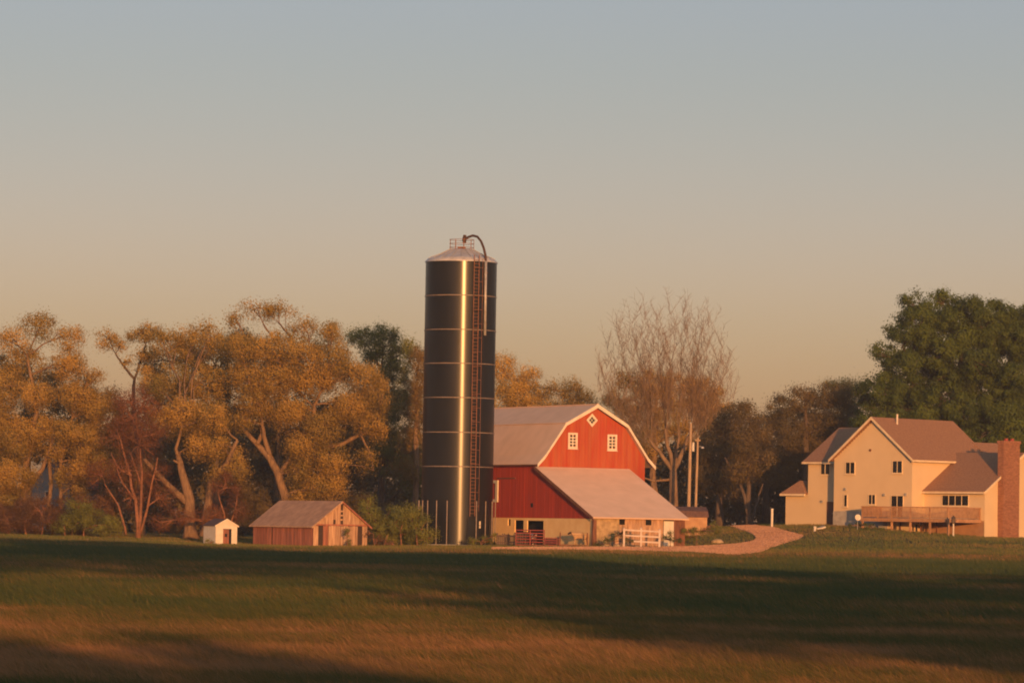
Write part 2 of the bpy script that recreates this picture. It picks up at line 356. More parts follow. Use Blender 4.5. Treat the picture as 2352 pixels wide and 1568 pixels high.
for k in range(102):                                  # side boards, barn and lean-to in one line
    y0 = BL - (k + 1) * .3; y1 = y0 + .292
    if y0 < -10.1: break
    def t2(y): return 7.28 if y >= 0 else 6.72 + y * (6.88 - 2.62) / 10.35
    xo = -5.555 - .015 * random.random()
    za, zb = t2(y0), t2(y1)
    if min(za, zb) < 2.56: continue
    if y0 < 0 < y1: za = zb = 6.6
    bz = 2.50 + .04 * random.random()
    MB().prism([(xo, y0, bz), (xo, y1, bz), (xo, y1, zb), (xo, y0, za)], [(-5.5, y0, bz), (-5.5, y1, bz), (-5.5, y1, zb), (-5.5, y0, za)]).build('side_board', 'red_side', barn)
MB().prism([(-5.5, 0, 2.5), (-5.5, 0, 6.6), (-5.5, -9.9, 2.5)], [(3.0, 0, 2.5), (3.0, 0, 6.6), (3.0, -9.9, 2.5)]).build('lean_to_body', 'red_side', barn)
# roof slopes (flared foot at the eaves)
OV, BK = -.45, BL + .4
rl = [(-.15, 12.36), (-3.22, 10.70), (-5.20, 7.92), (-5.97, 7.10)]
rr = [(-.15, 12.36), (2.90, 10.66), (4.92, 7.88), (5.70, 7.12)]
for side in (rl, rr):
    for (xa, za), (xb, zb), nm in zip(side[:-1], side[1:], ('upper_roof', 'lower_roof', 'eave_flare')):
        MB().slab([(xa, OV, za), (xa, BK, za), (xb, BK, zb), (xb, OV, zb)], .10).build(nm, 'barn_roof', barn)
    for (xa, za), (xb, zb) in zip(side[:-1], side[1:]):
        MB().prism([(xa, OV - .06, za + .03), (xb, OV - .06, zb + .03), (xb, OV - .06, zb - .27), (xa, OV - .06, za - .30)],
                   [(xa, OV + .02, za + .03), (xb, OV + .02, zb + .03), (xb, OV + .02, zb - .27), (xa, OV + .02, za - .30)]).build('rake_trim', 'white', barn)
MB().box(-.23, -.07, OV - .02, BK, 12.33, 12.43).build('ridge_cap', 'barn_roof', barn)
MB().box(-5.99, -5.90, OV, BK, 6.98, 7.08).build('eave_trim', 'brown_wood', barn)
for k in range(1, 3):     # raised seams that run along the roof
    MB().box(-3.30, -3.16, OV, BK, 10.66, 10.72).build('roof_seam', 'barn_roof', barn) if k == 1 else None
# lean-to
MB().slab([(-6.02, -.05, 6.90), (3.30, -.05, 6.90), (3.30, -10.40, 2.64), (-6.02, -10.40, 2.64)], .12).build('lean_to_roof', 'barn_roof', barn)
MB().prism([(-6.06, -.1, 6.90), (-6.06, -10.45, 2.64), (-6.06, -10.45, 2.36), (-6.06, -.1, 6.62)], [(-6.02, -.1, 6.90), (-6.02, -10.45, 2.64), (-6.02, -10.45, 2.36), (-6.02, -.1, 6.62)]).build('lean_to_rake', 'brown_wood', barn)
# whitewashed side wall with its doorways
XS0, XS1 = -5.66, -5.56
for y0, y1, z0, z1 in [(-9.9, -1.15, -.6, 2.5), (-1.15, 1.79, 2.28, 2.5), (1.79, 2.44, 1.3, 2.5), (2.44, 4.05, 2.30, 2.5), (4.05, 4.83, -.6, 2.5),  # middle pier has no foot: dark interior stands in for its shade
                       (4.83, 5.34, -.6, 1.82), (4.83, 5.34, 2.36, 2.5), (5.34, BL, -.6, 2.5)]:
    MB().box(XS0, XS1, y0, y1, z0, z1).build('whitewashed_wall', 'plaster_sunlit', barn)
MB().box(-5.60, -5.57, .95, 1.30, 3.42, 3.78).build('vent_hole', 'void', barn)
MB().box(-5.62, -5.57, 4.2, 7.6, 5.86, 5.98).build('door_track', 'brown_wood', barn)
w = MB(); w.box(-5.68, -5.56, 7.35, 7.75, 3.85, 5.75); w.box(-5.68, -5.56, 7.75, 8.9, 3.85, 4.1); w.box(-5.68, -5.56, 7.75, 8.9, 5.5, 5.75)
w.build('loft_door_frame', 'white', barn)
# lean-to front: stone, boards, white door
LF = -10.0
MB().box(-5.66, -3.25, LF, LF + .35, -.6, 2.52).build('stone_wall', 'stone', barn)
for k in range(15):
    x0 = -3.25 + k * .285; top = 2.52 if k not in (0, 1, 9, 10) else 2.05
    MB().box(x0, x0 + .277, LF + .06 - .02 * random.random(), LF + .12, -.5, top).build('front_board', 'old_wood', barn)
MB().box(-3.25, 3.1, LF + .14, LF + .3, -.6, 2.5).build('front_backing', 'void', barn)
d = MB().box(1.05, 2.02, LF - .02, LF + .06, .1, 2.42).build('front_door', 'white', barn)
for x0, x1 in ((1.12, 1.50), (1.57, 1.95)):
    for z0, z1 in ((.25, 1.2), (1.32, 2.3)): MB().box(x0, x1, LF - .035, LF - .018, z0, z1).build('door_panel', 'white', d)
for k in range(4): MB().box(2.05 + k * .27, 2.31 + k * .27, LF + .01 - .02 * random.random(), LF + .1, -.4, 2.5).build('front_board', 'brown_wood', barn)
MB().prism([(-5.95, LF - .22, -.4), (-5.50, LF - .22, -.4), (-5.55, LF - .22, 2.42), (-5.85, LF - .22, 2.42)], [(-5.95, LF - .02, -.4), (-5.50, LF - .02, -.4), (-5.55, LF - .02, 2.42), (-5.85, LF - .02, 2.42)]).build('corner_post', 'brown_wood', barn)
# gable windows
window(barn, 'y', -.012, -2.80, -1.88, 8.51, 9.88, 2, 4, fr=.17, framemat='white', mid=.10, depth=.09)
window(barn, 'y', -.012, 1.08, 2.02, 8.44, 9.83, 2, 4, fr=.17, framemat='white', mid=.10, depth=.09)
cx, cz, hd = -.48, 11.0, .58
def dia(r): return [(cx, cz + r), (cx + r * .95, cz), (cx, cz - r), (cx - r * .95, cz)]
dm = MB()
oo, ii = dia(hd), dia(hd - .24)
for k in range(4):
    q = [oo[k], oo[(k + 1) % 4], ii[(k + 1) % 4], ii[k]]
    dm.prism([(x, -.11, z) for x, z in q], [(x, .0, z) for x, z in q])
dw = dm.build('diamond_window', 'white', barn)
for dx, dz in ((0, .17), (.165, 0), (0, -.17), (-.165, 0)):
    q = [(cx + dx + a * .135, cz + dz + b * .14) for a, b in ((0, 1), (1, 0), (0, -1), (-1, 0))]
    MB().prism([(x, -.05, z) for x, z in q], [(x, .0, z) for x, z in q]).build('pane', 'glass', dw)
q = dia(hd - .2)
MB().prism([(x, -.035, z) for x, z in q], [(x, .0, z) for x, z in q]).build('muntin', 'white', dw)
# louvres under the peak and a hay-track hood
MB().box(-.3, 0, -.44, 0, 12.05, 12.2).build('hay_track', 'brown_wood', barn)

# ------------------------------------------------------------------ old wooden shed
sh = P((680 + 1210 / 2.45) / 1.63265, (1820 + 560 / 2.45) / 1.63265, 333.0)
shed = thing('wooden_shed', 'weathered wooden shed with faded red side and brown roof', 'shed', (sh.x, sh.y, 0), 35)
W, L, EZ, PZ, B0 = 5.35, 9.6, 1.62, 3.62, -.7
MB().prism([(.04, .04, B0), (W - .04, .04, B0), (W - .04, .04, EZ), (W / 2, .04, PZ - .1), (.04, .04, EZ)], [(.04, L, B0), (W - .04, L, B0), (W - .04, L, EZ), (W / 2, L, PZ - .1), (.04, L, EZ)]).build('frame_wall', 'shed_inside', shed)
def stop(x): return EZ + (PZ - EZ) * (1 - abs(x - W / 2) / (W / 2)) - .06
n = 22; bwid = W / n
for k in range(n):
    x0, x1 = k * bwid, (k + 1) * bwid - .012
    yo = .01 - .02 * random.random()
    xm = [x0, x1] if not (x0 < W / 2 < x1) else [x0, W / 2, x1]
    if k in (8,): lo = 2.05
    else: lo = 1.66
    if k == 11: continue                                # a missing board
    MB().prism([(x0, yo, lo), (x1, yo, lo)] + [(x, yo, stop(x)) for x in xm[::-1]] if False else [(x0, yo, lo), (x1, yo, lo)] + [(x, yo, max(stop(x), lo + .01)) for x in xm[::-1]],
               [(x0, .05, lo), (x1, .05, lo)] + [(x, .05, max(stop(x), lo + .01)) for x in xm[::-1]]).build('gable_board', 'old_wood', shed)
for zz in (2.0, 2.35, 2.7): MB().box(11 * bwid, 12 * bwid, .02, .05, zz, zz + .12).build('gable_batten', 'old_wood', shed)
skip = {2, 3}
for k in range(n):
    if k in skip or k in (18, 19): continue
    x0, x1 = k * bwid, (k + 1) * bwid - .012
    yo = .0 - .03 * random.random() - (.06 if 6 <= k <= 12 else 0)
    MB().box(x0, x1, yo, .05, B0, 1.55 - .04 * random.random()).build('wall_board', 'old_red' if k in (4, 5) else 'old_wood', shed)
MB().box(-.02, W + .02, -.08, .03, 1.55, 1.68).build('tie_beam', 'old_red', shed)
for k in range(33):
    y0 = k * (L / 33); xo = -.02 * random.random()
    if k in (22,): continue
    MB().box(xo, .06, y0, y0 + L / 33 - .012, B0, EZ - .02).build('side_board', 'old_red', shed)
OVR = .3
MB().slab([(-OVR, -.25, EZ - .18), (-OVR, L + .2, EZ - .18), (W / 2, L + .2, PZ), (W / 2, -.25, PZ)], .07).build('roof_slope', 'shed_roof', shed)
MB().slab([(W + OVR, -.25, EZ - .18), (W + OVR, L + .2, EZ - .18), (W / 2, L + .2, PZ), (W / 2, -.25, PZ)], .07).build('roof_slope', 'shed_roof', shed)
for s in (0, 1):
    xa = -OVR if s == 0 else W + OVR
    MB().prism([(xa, -.29, EZ - .18), (W / 2, -.29, PZ), (W / 2, -.29, PZ - .17), (xa, -.29, EZ - .33)], [(xa, -.24, EZ - .18), (W / 2, -.24, PZ), (W / 2, -.24, PZ - .17), (xa, -.24, EZ - .33)]).build('rake_board', 'old_red' if s else 'old_wood', shed)
MB().box(-OVR - .02, -OVR + .05, -.25, L + .2, EZ - .27, EZ - .17).build('eave_board', 'old_wood', shed)

# ------------------------------------------------------------------ small white hut
wh = P((680 + 315 / 2.45) / 1.63265, (1820 + 530 / 2.45) / 1.63265, 338.0)
hut = thing('white_hut', 'small white gabled hut with reddish door beside the wooden shed', 'hut', (wh.x, wh.y, 0), 27)
W, L, EZ, PZ, B0 = 1.95, 2.7, 1.42, 1.92, -.6
pr = [(0, B0), (W, B0), (W, EZ), (W / 2, PZ), (0, EZ)]
MB().prism([(x, 0, z) for x, z in pr], [(x, L, z) for x, z in pr]).build('wall', 'white', hut)
M['hut_roof'] = mat('dark_hut_roof', (.14, .075, .06), (.09, .05, .045), rough=.9, scale=4)
MB().slab([(-.12, -.05, EZ - .03), (-.12, L + .1, EZ - .03), (W / 2, L + .1, PZ + .06), (W / 2, -.05, PZ + .06)], .05).build('roof_slope', 'hut_roof', hut)
MB().slab([(W + .12, -.05, EZ - .03), (W + .12, L + .1, EZ - .03), (W / 2, L + .1, PZ + .06), (W / 2, -.05, PZ + .06)], .05).build('roof_slope', 'hut_roof', hut)
for xa in (-.12, W + .12): MB().prism([(xa, -.09, EZ - .03), (W / 2, -.09, PZ + .07), (W / 2, -.09, PZ - .06), (xa, -.09, EZ - .16)], [(xa, -.05, EZ - .03), (W / 2, -.05, PZ + .07), (W / 2, -.05, PZ - .06), (xa, -.05, EZ - .16)]).build('rake_board', 'white', hut)
MB().box(.66, 1.42, -.02, .02, -.4, 1.12).build('doorway', 'void', hut)
hd_ = MB().box(.68, 1.18, -.045, -.022, -.35, 1.08).build('door', 'old_red', hut)
MB().box(.80, 1.02, -.055, -.043, .45, .72).build('door_pane', 'glass', hd_)
for xa, xb, za, zb in ((.60, .66, -.4, 1.18), (1.42, 1.48, -.4, 1.18), (.66, 1.42, 1.12, 1.18)): MB().box(xa, xb, -.03, .01, za, zb).build('door_trim', 'white', hut)
for k in range(9): MB().box(-.015, .0, .1 + k * .28, .36 + k * .28, B0, EZ - .08).build('siding_board', 'white', hut)

# ------------------------------------------------------------------ house
house = thing('house', 'large cream house with brown roof, wooden deck and brick chimney', 'house', (36.72, 365.0, 0), 46)
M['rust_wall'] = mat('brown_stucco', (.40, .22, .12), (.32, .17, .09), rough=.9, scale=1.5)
def body(name, loop_yz=None, x0=0, x1=1, loop_xz=None, y0=0, y1=1, m='siding'):
    if loop_yz: return MB().prism([(x0, y, z) for y, z in loop_yz], [(x1, y, z) for y, z in loop_yz]).build(name, m, house)
    return MB().prism([(x, y0, z) for x, z in loop_xz], [(x, y1, z) for x, z in loop_xz]).build(name, m, house)
BZ0 = .4
body('wall', loop_yz=[(0, BZ0), (9.2, BZ0), (9.2, 8.5), (4.6, 12.05), (0, 8.5)], x0=0, x1=11.6)
body('wall', loop_xz=[(1.83, 3.0), (13.0, 3.0), (13.0, 5.7), (7.4, 9.1), (1.83, 5.7)], y0=-6.9, y1=.02)
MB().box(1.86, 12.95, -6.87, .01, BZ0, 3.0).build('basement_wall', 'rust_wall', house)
MB().box(1.80, 13.02, -6.93, -6.86, BZ0, 3.02).build('basement_siding', 'siding', house)
body('wall', loop_xz=[(1.3, BZ0), (11.2, BZ0), (11.2, 8.36), (6.3, 11.45), (1.3, 8.36)], y0=9.18, y1=13.4)
body('wall', loop_xz=[(1.3, BZ0), (9.0, BZ0), (9.0, 5.25), (1.3, 5.25)], y0=13.38, y1=16.1)
body('wall', loop_yz=[(-1, BZ0), (5, BZ0), (5, 8.0), (2, 10.2), (-1, 8.0)], x0=11.58, x1=15.0)
MB().box(-.035, .3, 2.8, 9.23, BZ0, 3.72).build('foundation', 'concrete', house)
# clapboard courses on the gable end, thin laps
lap = MB()
for k in range(40):
    z = 3.78 + k * .205; w0, w1 = 0.02, 9.18
    if z > 8.5: h = (z - 8.5) / .772; w0, w1 = h + .12, 9.2 - h - .12
    if w1 - w0 < .3: break
    lap.prism([(-.004, w0, z), (-.004, w1, z), (-.004, w1, z + .19), (-.004, w0, z + .19)], [(-.022, w0, z), (-.022, w1, z), (-.006, w1, z + .19), (-.006, w0, z + .19)])
tag(lap.build('clapboard', 'siding', house), kind='stuff')
def roof(quad, t=.16, m='house_roof', name='roof_slope'): return MB().slab(quad, t).build(name, m, house)
s = .772
for sg, ye, yr in ((1, -.38, 4.6), (-1, 9.58, 4.6)):
    roof([(-.38, ye, 8.5 - .38 * s + .24), (11.9, ye, 8.5 - .38 * s + .24), (11.9, yr, 12.40), (-.38, yr, 12.40)])
    MB().prism([(-.43, ye, 8.5 - .38 * s + .26), (-.43, yr, 12.42), (-.43, yr, 12.16), (-.43, ye, 8.5 - .38 * s + .02)], [(-.37, ye, 8.5 - .38 * s + .26), (-.37, yr, 12.42), (-.37, yr, 12.16), (-.37, ye, 8.5 - .38 * s + .02)]).build('rake_board', 'trim', house)
MB().box(-.4, 11.9, -.47, -.36, 8.28, 8.46).build('gutter', 'trim', house)
# right wing
for xe in (1.43, 13.4): roof([(xe, -7.2, 5.66), (xe, .3, 5.66), (7.4, .3, 9.32), (7.4, -7.2, 9.32)])
roof([(5.0, .25, 7.85), (7.4, 2.2, 9.32), (7.4, .2, 9.32), (4.9, .2, 7.8)], .05, name='valley_flashing')
MB().box(1.34, 1.46, -7.2, -.01, 5.44, 5.62).build('gutter', 'trim', house)
for xe in (1.43, 13.4): MB().prism([(xe, -7.26, 5.68), (7.4, -7.26, 9.34), (7.4, -7.26, 9.08), (xe, -7.26, 5.46)], [(xe, -7.19, 5.68), (7.4, -7.19, 9.34), (7.4, -7.19, 9.08), (xe, -7.19, 5.46)]).build('rake_board', 'trim', house)
# rear-left wing and garage
roof([(.95, 9.2, 8.30), (.95, 13.85, 8.30), (6.3, 13.85, 11.66), (6.3, 9.2, 11.66)])
roof([(11.6, 9.2, 8.30), (11.6, 13.85, 8.30), (6.3, 13.85, 11.66), (6.3, 9.2, 11.66)])
MB().box(.86, .98, 9.62, 13.85, 8.10, 8.28).build('gutter', 'trim', house)
roof([(.95, 13.42, 5.32), (.95, 16.5, 5.32), (1.95, 14.95, 6.55)], .1)
roof([(.95, 13.42, 5.32), (1.95, 14.95, 6.55), (9.0, 14.95, 6.55), (9.0, 13.42, 5.32)], .1)
roof([(.95, 16.5, 5.32), (1.95, 14.95, 6.55), (9.0, 14.95, 6.55), (9.0, 16.5, 5.32)], .1)
MB().box(.86, .98, 13.42, 16.5, 5.10, 5.30).build('gutter', 'trim', house)
for ye in (-1.3, 5.3): roof([(11.5, ye, 7.95), (15.3, ye, 7.95), (15.3, 2, 10.4), (11.5, 2, 10.4)])
MB().tube([(2.6, 3.9, 11.7), (2.6, 3.9, 12.75)], .09, 8).build('vent_pipe', 'white', house)
# chimney
ch = MB().box(3.75, 6.15, -7.52, -6.85, .3, 10.05).build('chimney', 'brick', house)
MB().box(3.68, 6.22, -7.59, -6.80, 10.05, 10.30).build('chimney_cap', 'brick', ch)
for x in (4.5, 5.4): MB().tube([(x, -7.2, 10.3), (x, -7.2, 10.52)], .2, 10).build('flue_pot', 'gate_red', ch)
# brick courses you can make out: thin raised bands
bc = MB()
for k in range(48):
    z = .42 + k * .2
    for j in range(6):
        x0 = 3.78 + j * .4 - (.2 if k % 2 else 0); x0c, x1c = max(x0, 3.76), min(x0 + .385, 6.14)
        if x1c - x0c > .05: bc.box(x0c, x1c, -7.535, -7.515, z, z + .185)
    for j in range(2): bc.box(3.735, 3.752, -7.5 + j * .33, -7.19 + j * .33, z, z + .185)
tag(bc.build('brick_face', mat('brick_faces', (.31, .145, .085), (.20, .085, .05), rough=.9, scale=2.6, stretch=(1, 1, 3), detail=6), ch), kind='stuff')
# openings
window(house, 'x', -.02, 6.68, 7.82, 7.13, 8.28, 2, 1, fr=.045, mid=.07, out=-1)
window(house, 'x', -.02, 1.12, 2.31, 7.22, 8.41, 2, 1, fr=.045, mid=.07, out=-1)
window(house, 'x', -.02, 7.53, 7.96, 4.10, 5.26, 1, 1, fr=.05, out=-1)
window(house, 'x', -.02, 4.21, 5.06, 4.33, 5.31, 2, 1, fr=.045, mid=.07, out=-1)
window(house, 'x', -.02, .95, 2.41, 3.14, 5.23, 2, 1, fr=.045, mid=.07, out=-1, name='sliding_door', sill=False)
window(house, 'x', 1.83, -5.09, -2.03, 4.30, 5.33, 4, 1, fr=.045, mid=.07, out=-1)
window(house, 'x', 1.3, 10.75, 11.89, 7.08, 8.24, 2, 1, fr=.045, mid=.07, out=-1)
window(house, 'y', 0.0, .4, .9, 1.6, 2.7, 1, 1, out=-1)
dr = MB().box(1.24, 1.32, 10.15, 11.04, 2.45, 4.6).build('side_door', 'brown_wood', house)
MB().tube([(1.22, 10.28, 3.5), (1.22, 10.38, 3.5)], .03, 6).build('handle', 'galv', dr)
for y, z, x in ((7.75, 5.75, 0), (3.15, 5.25, 0), (.65, 5.3, 0), (11.6, 4.6, 1.3)):
    MB().box(x - .2, x - .02, y - .09, y + .09, z - .12, z + .12).build('wall_lamp', 'galv', house)
MB().tube([(-.1, 4.9, 9.35), (-.02, 4.9, 9.35)], .12, 8).build('gable_vent', 'brown_wood', house)
# deck
dk = MB().box(-3.0, -.06, -6.5, 3.5, 2.86, 3.1).build('deck', 'deck', house)
MB().box(-.06, 1.78, -6.5, -.02, 2.87, 3.09).build('deck_floor', 'deck', dk)
rim = MB(); rim.box(-3.06, -3.0, -6.56, 3.56, 2.80, 3.12); rim.box(-3.0, 1.8, -6.56, -6.5, 2.80, 3.12); rim.build('rim_joist', 'deck', dk)
for y in (3.38, 0, -2.13, -4.37, -6.44): MB().box(-2.98, -2.82, y - .08, y + .08, .2, 2.86).build('deck_post', 'deck', dk)
for y in (3.42, 1.6, 0, -2.13, -4.37, -6.42): MB().box(-2.99, -2.89, y - .05, y + .05, 3.1, 4.16).build('rail_post', 'deck', dk)
MB().box(1.68, 1.78, -6.48, -6.38, 3.1, 4.16).build('rail_post', 'deck', dk)
for z0, z1, t in ((4.10, 4.18, .09), (3.20, 3.26, .05)):
    MB().box(-2.95 - t, -2.95 + t, -6.5, 3.5, z0, z1).build('hand_rail' if t > .06 else 'bottom_rail', 'deck', dk)
    MB().box(-2.9, 1.8, -6.44 - t, -6.44 + t, z0 + .004, z1 + .004).build('hand_rail' if t > .06 else 'bottom_rail', 'deck', dk)
    MB().box(-2.9, -.05, 3.42 - t, 3.42 + t, z0 + .003, z1 + .003).build('hand_rail' if t > .06 else 'bottom_rail', 'deck', dk)
bal = MB()
for k in range(76): y = -6.36 + k * .128; bal.box(-2.975, -2.935, y, y + .055, 3.26, 4.10)
tag(bal.build('baluster_row', 'deck', dk), kind='stuff')
bal = MB()
for k in range(36): x = -2.85 + k * .128; bal.box(x, x + .05, -6.46, -6.42, 3.264, 4.10)
tag(bal.build('baluster_row', 'deck', dk), kind='stuff')
bal = MB()
for k in range(22): x = -2.85 + k * .128; bal.box(x, x + .07, 3.40, 3.44, 3.264, 4.10)
tag(bal.build('baluster_row', 'deck', dk), kind='stuff')
for y in (1.2, -1.2, -3.0): MB().box(-.12, -.05, y, y + .12, .4, 2.85).build('basement_post', 'brown_wood', dk)

# ------------------------------------------------------------------ utility poles
def pole(name, label, px0, py0, px1, py1, D, r0, r1):
    a, b = P(px0, py0, D), P(px1, py1, D); z0 = g1(a.x, a.y) - .3
    a2 = a + (a - b) * ((a.z - z0) / (b.z - a.z))
    t = thing(name, label, 'utility pole', (a2.x, a2.y, a2.z), group='utility poles behind the barn')
    d = b - a2
    MB().tube([(0, 0, 0), tuple(d * .5), tuple(d)], [r0, (r0 + r1) / 2, r1], 10).build('pole_shaft', 'pole', t)
    return t, d
t, d = pole('utility_pole', 'taller thick utility pole carrying a transformer can', 1582, 1160, 1587, 972, 372, .19, .12)
c = d * .795
MB().tube([tuple(c + Vector((.26, -.05, -.42))), tuple(c + Vector((.26, -.05, .42)))], .15, 10).build('transformer', 'galv', t)
MB().box(c.x - .02, c.x + .2, -.08, .02, c.z - .1, c.z + .1).build('bracket', 'galv', t)
MB().tube([tuple(d * .99), tuple(d * .99 + Vector((0, 0, .22)))], .05, 6).build('insulator', 'galv', t)
t, d = pole('utility_pole', 'shorter thin utility pole with a small yard lamp near its top', 1598, 1163, 1603, 1004, 374, .14, .10)
c = d * .90
MB().tube([tuple(c), tuple(c + Vector((.25, -.1, .10))), tuple(c + Vector((.42, -.15, .02)))], .03, 6).build('lamp_arm', 'galv', t)
MB().lathe([(.02, .10), (.14, .02), (.17, -.10), (.0, -.13)], 12).build('lamp_head', 'galv', t).location = c + Vector((.45, -.15, .0))
MB().box(d.x - .25, d.x + .25, d.y - .05, d.y + .05, d.z - .35, d.z - .2).build('cross_arm', 'pole', t)

# ------------------------------------------------------------------ barn-roofed outbuilding behind the lean-to
ob = P(1590, 1205, 366)
out = thing('outbuilding', 'low tan outbuilding with brown gambrel roof behind the barn lean-to', 'outbuilding', (ob.x, ob.y, 0), 8)
gp = [(-1.4, 2.9), (-1.15, 3.45), (0, 3.85), (1.15, 3.45), (1.4, 2.9)]
zb = g1(ob.x, ob.y) - .4
M['tan_wall'] = mat('tan_plywood', (.46, .27, .15), (.36, .2, .11), rough=.85, scale=2)
MB().box(-1.6, 1.12, -1.35, 1.35, zb, 2.9).build('wall', 'tan_wall', out)
MB().prism([(1.12, y * .96, z - .06) for y, z in gp], [(1.08, y * .96, z - .06) for y, z in gp]).build('gable_wall', 'tan_wall', out)
for (ya, za), (yb, zb2) in zip(gp[:-1], gp[1:]): MB().slab([(-1.7, ya, za), (1.25, ya, za), (1.25, yb, zb2), (-1.7, yb, zb2)], .07).build('roof_slope', 'hut_roof', out)
for x in (-1.2, -.5, .2, .9): MB().box(x, x + .08, -1.38, -1.35, zb, 2.86).build('batten', 'tan_wall', out)

# ------------------------------------------------------------------ white rail fence in front of the lean-to
def zd3(x, y): return ((1820 + x / 2.489) / 1.63265, (1480 + y / 2.489) / 1.63265)
FD = 331.0
fp = [P(*zd3(x, y), FD) for x, y in ((1296, 1330), (1455, 1390), (1627, 1392))]
fe = thing('rail_fence', 'short white three-rail fence in front of the lean-to', 'fence', (fp[1].x, FD, 0))
def fl(p): return (p.x - fp[1].x, p.y - FD, p.z)
for (x, yt), pp in zip(((1296, 1246), (1455, 1243), (1627, 1258)), fp):
    tp = P(*zd3(x, yt), FD); zg = g1(pp.x, pp.y) - .25; o = fl(tp)
    MB().box(o[0] - .08, o[0] + .08, -.08, .08, zg, tp.z).build('post', 'fence_white', fe)
    MB().add([(o[0] - .13, -.13, tp.z), (o[0] + .13, -.13, tp.z), (o[0] + .13, .13, tp.z), (o[0] - .13, .13, tp.z), (o[0], 0, tp.z + .09)], [(0, 1, 4), (1, 2, 4), (2, 3, 4), (3, 0, 4), (3, 2, 1, 0)]).build('post_cap', 'fence_white', fe)
for a, b in (((1285, 1258), (1632, 1276)), ((1308, 1310), (1625, 1326)), ((1385, 1364), (1625, 1378))):
    A, B = fl(P(*zd3(*a), FD)), fl(P(*zd3(*b), FD)); h = .065
    MB().prism([(A[0], -.12, A[2] - h), (B[0], -.12, B[2] - h), (B[0], -.12, B[2] + h), (A[0], -.12, A[2] + h)], [(A[0], -.085, A[2] - h), (B[0], -.085, B[2] - h), (B[0], -.085, B[2] + h), (A[0], -.085, A[2] + h)]).build('rail', 'fence_white', fe)

# ------------------------------------------------------------------ cattle gates and pen
def zd5(x, y): return ((1880 + x / 6.357) / 1.63265, (1900 + y / 6.357) / 1.63265)
def gate(label, x0, x1, y0, y1, D, bars, braces, m='gate_red'):
    a, b = P(*zd5(x0, y1), D), P(*zd5(x1, y0), D); zg = g1((a.x + b.x) / 2, D); H = b.z - zg; Wd = b.x - a.x
    t = thing('cattle_gate', label, 'gate', (a.x, D, zg), group='red tubular gates of the cattle yard')
    for k in range(bars):
        z = .12 + (H - .16) * k / (bars - 1)
        MB().tube([(0, 0, z), (Wd, 0, z)], .045, 6).build('bar', m, t)
    for f in braces: MB().tube([(Wd * f, -.02, .1), (Wd * f, -.02, H)], .045, 6).build('upright', m, t)
    return t, Wd, H
gate('tall red tubular gate with six bars beside the silo', 345, 1025, 548, 945, 333.6, 6, (0, .5, 1))
gate('low red tubular gate with four bars beside the taller gate', 1030, 1372, 735, 945, 333.3, 4, (0, .87, 1))
a, b = P(*zd5(1385, 945), 332.4), P(*zd5(2060, 945), 332.4)
zg = g1((a.x + b.x) / 2, 332.4)
ft = thing('board_fence', 'low brown board fence with thin wires in front of the tan cow', 'fence', (a.x, 332.4, zg))
Wd = b.x - a.x
MB().box(0, Wd, -.02, .02, .03, .17).build('kick_board', 'brown_wood', ft)
for z in (.62, .95): MB().tube([(0, 0, z), (Wd, 0, z)], .014, 4).build('wire', 'rust', ft)
for f in (0.02, .98): MB().box(Wd * f - .05, Wd * f + .05, -.05, .05, -.1, 1.15).build('post', 'brown_wood', ft)
a = P(*zd5(-120, 850), 337.0); zg = g1(a.x, 337)
pen = thing('plank_pen', 'short run of dark upright planks between silo and gate', 'fence', (a.x, 337.0, zg))
for k in range(11):
    x = k * .158; MB().box(x, x + .10 + .03 * random.random(), -.03, .0, -.1, .95 + .25 * random.random()).build('plank', 'bark_dark', pen)
for z in (.3, .8): MB().box(0, 1.75, .0, .05, z, z + .1).build('rail', 'brown_wood', pen)

a, b = P(*zd5(1045, 930), 334.6), P(*zd5(1365, 745), 334.6); zg = g1(a.x, 334.6); Wd = b.x - a.x
t = thing('feed_trough', 'dark wooden feed trough behind the low red gate', 'trough', (a.x, 334.6, zg))
MB().box(0, Wd, 0, .04, .05, .62).build('trough_side', 'bark_dark', t); MB().box(0, Wd, .5, .54, .05, .62).build('trough_side', 'bark_dark', t)
for x in (0, Wd - .04): MB().box(x, x + .04, .041, .499, .05, .6).build('trough_end', 'bark_dark', t)
MB().box(.041, Wd - .041, .041, .499, .05, .15).build('trough_floor', 'bark_dark', t)
for x in (.05, Wd - .13): MB().box(x, x + .08, -.03, -.002, -.1, .7).build('leg', 'brown_wood', t)
a = P(*zd5(470, 940), 336.4); zg = g1(a.x, 336.4)
t = thing('added_hay_rack', 'made-up dark hay rack filling the dark space behind the tall red gate', 'hay rack', (a.x, 336.4, zg))
for k in range(9): MB().box(-.55 + k * .21, -.41 + k * .21, -.02, .02, .05, 1.15).build('slat', 'bark_dark', t)  # invented dark slats, added to fill the dark space behind the gate
for z in (.1, 1.02): MB().box(-.6, 1.35, .021, .07, z, z + .12).build('rail', 'bark_dark', t)

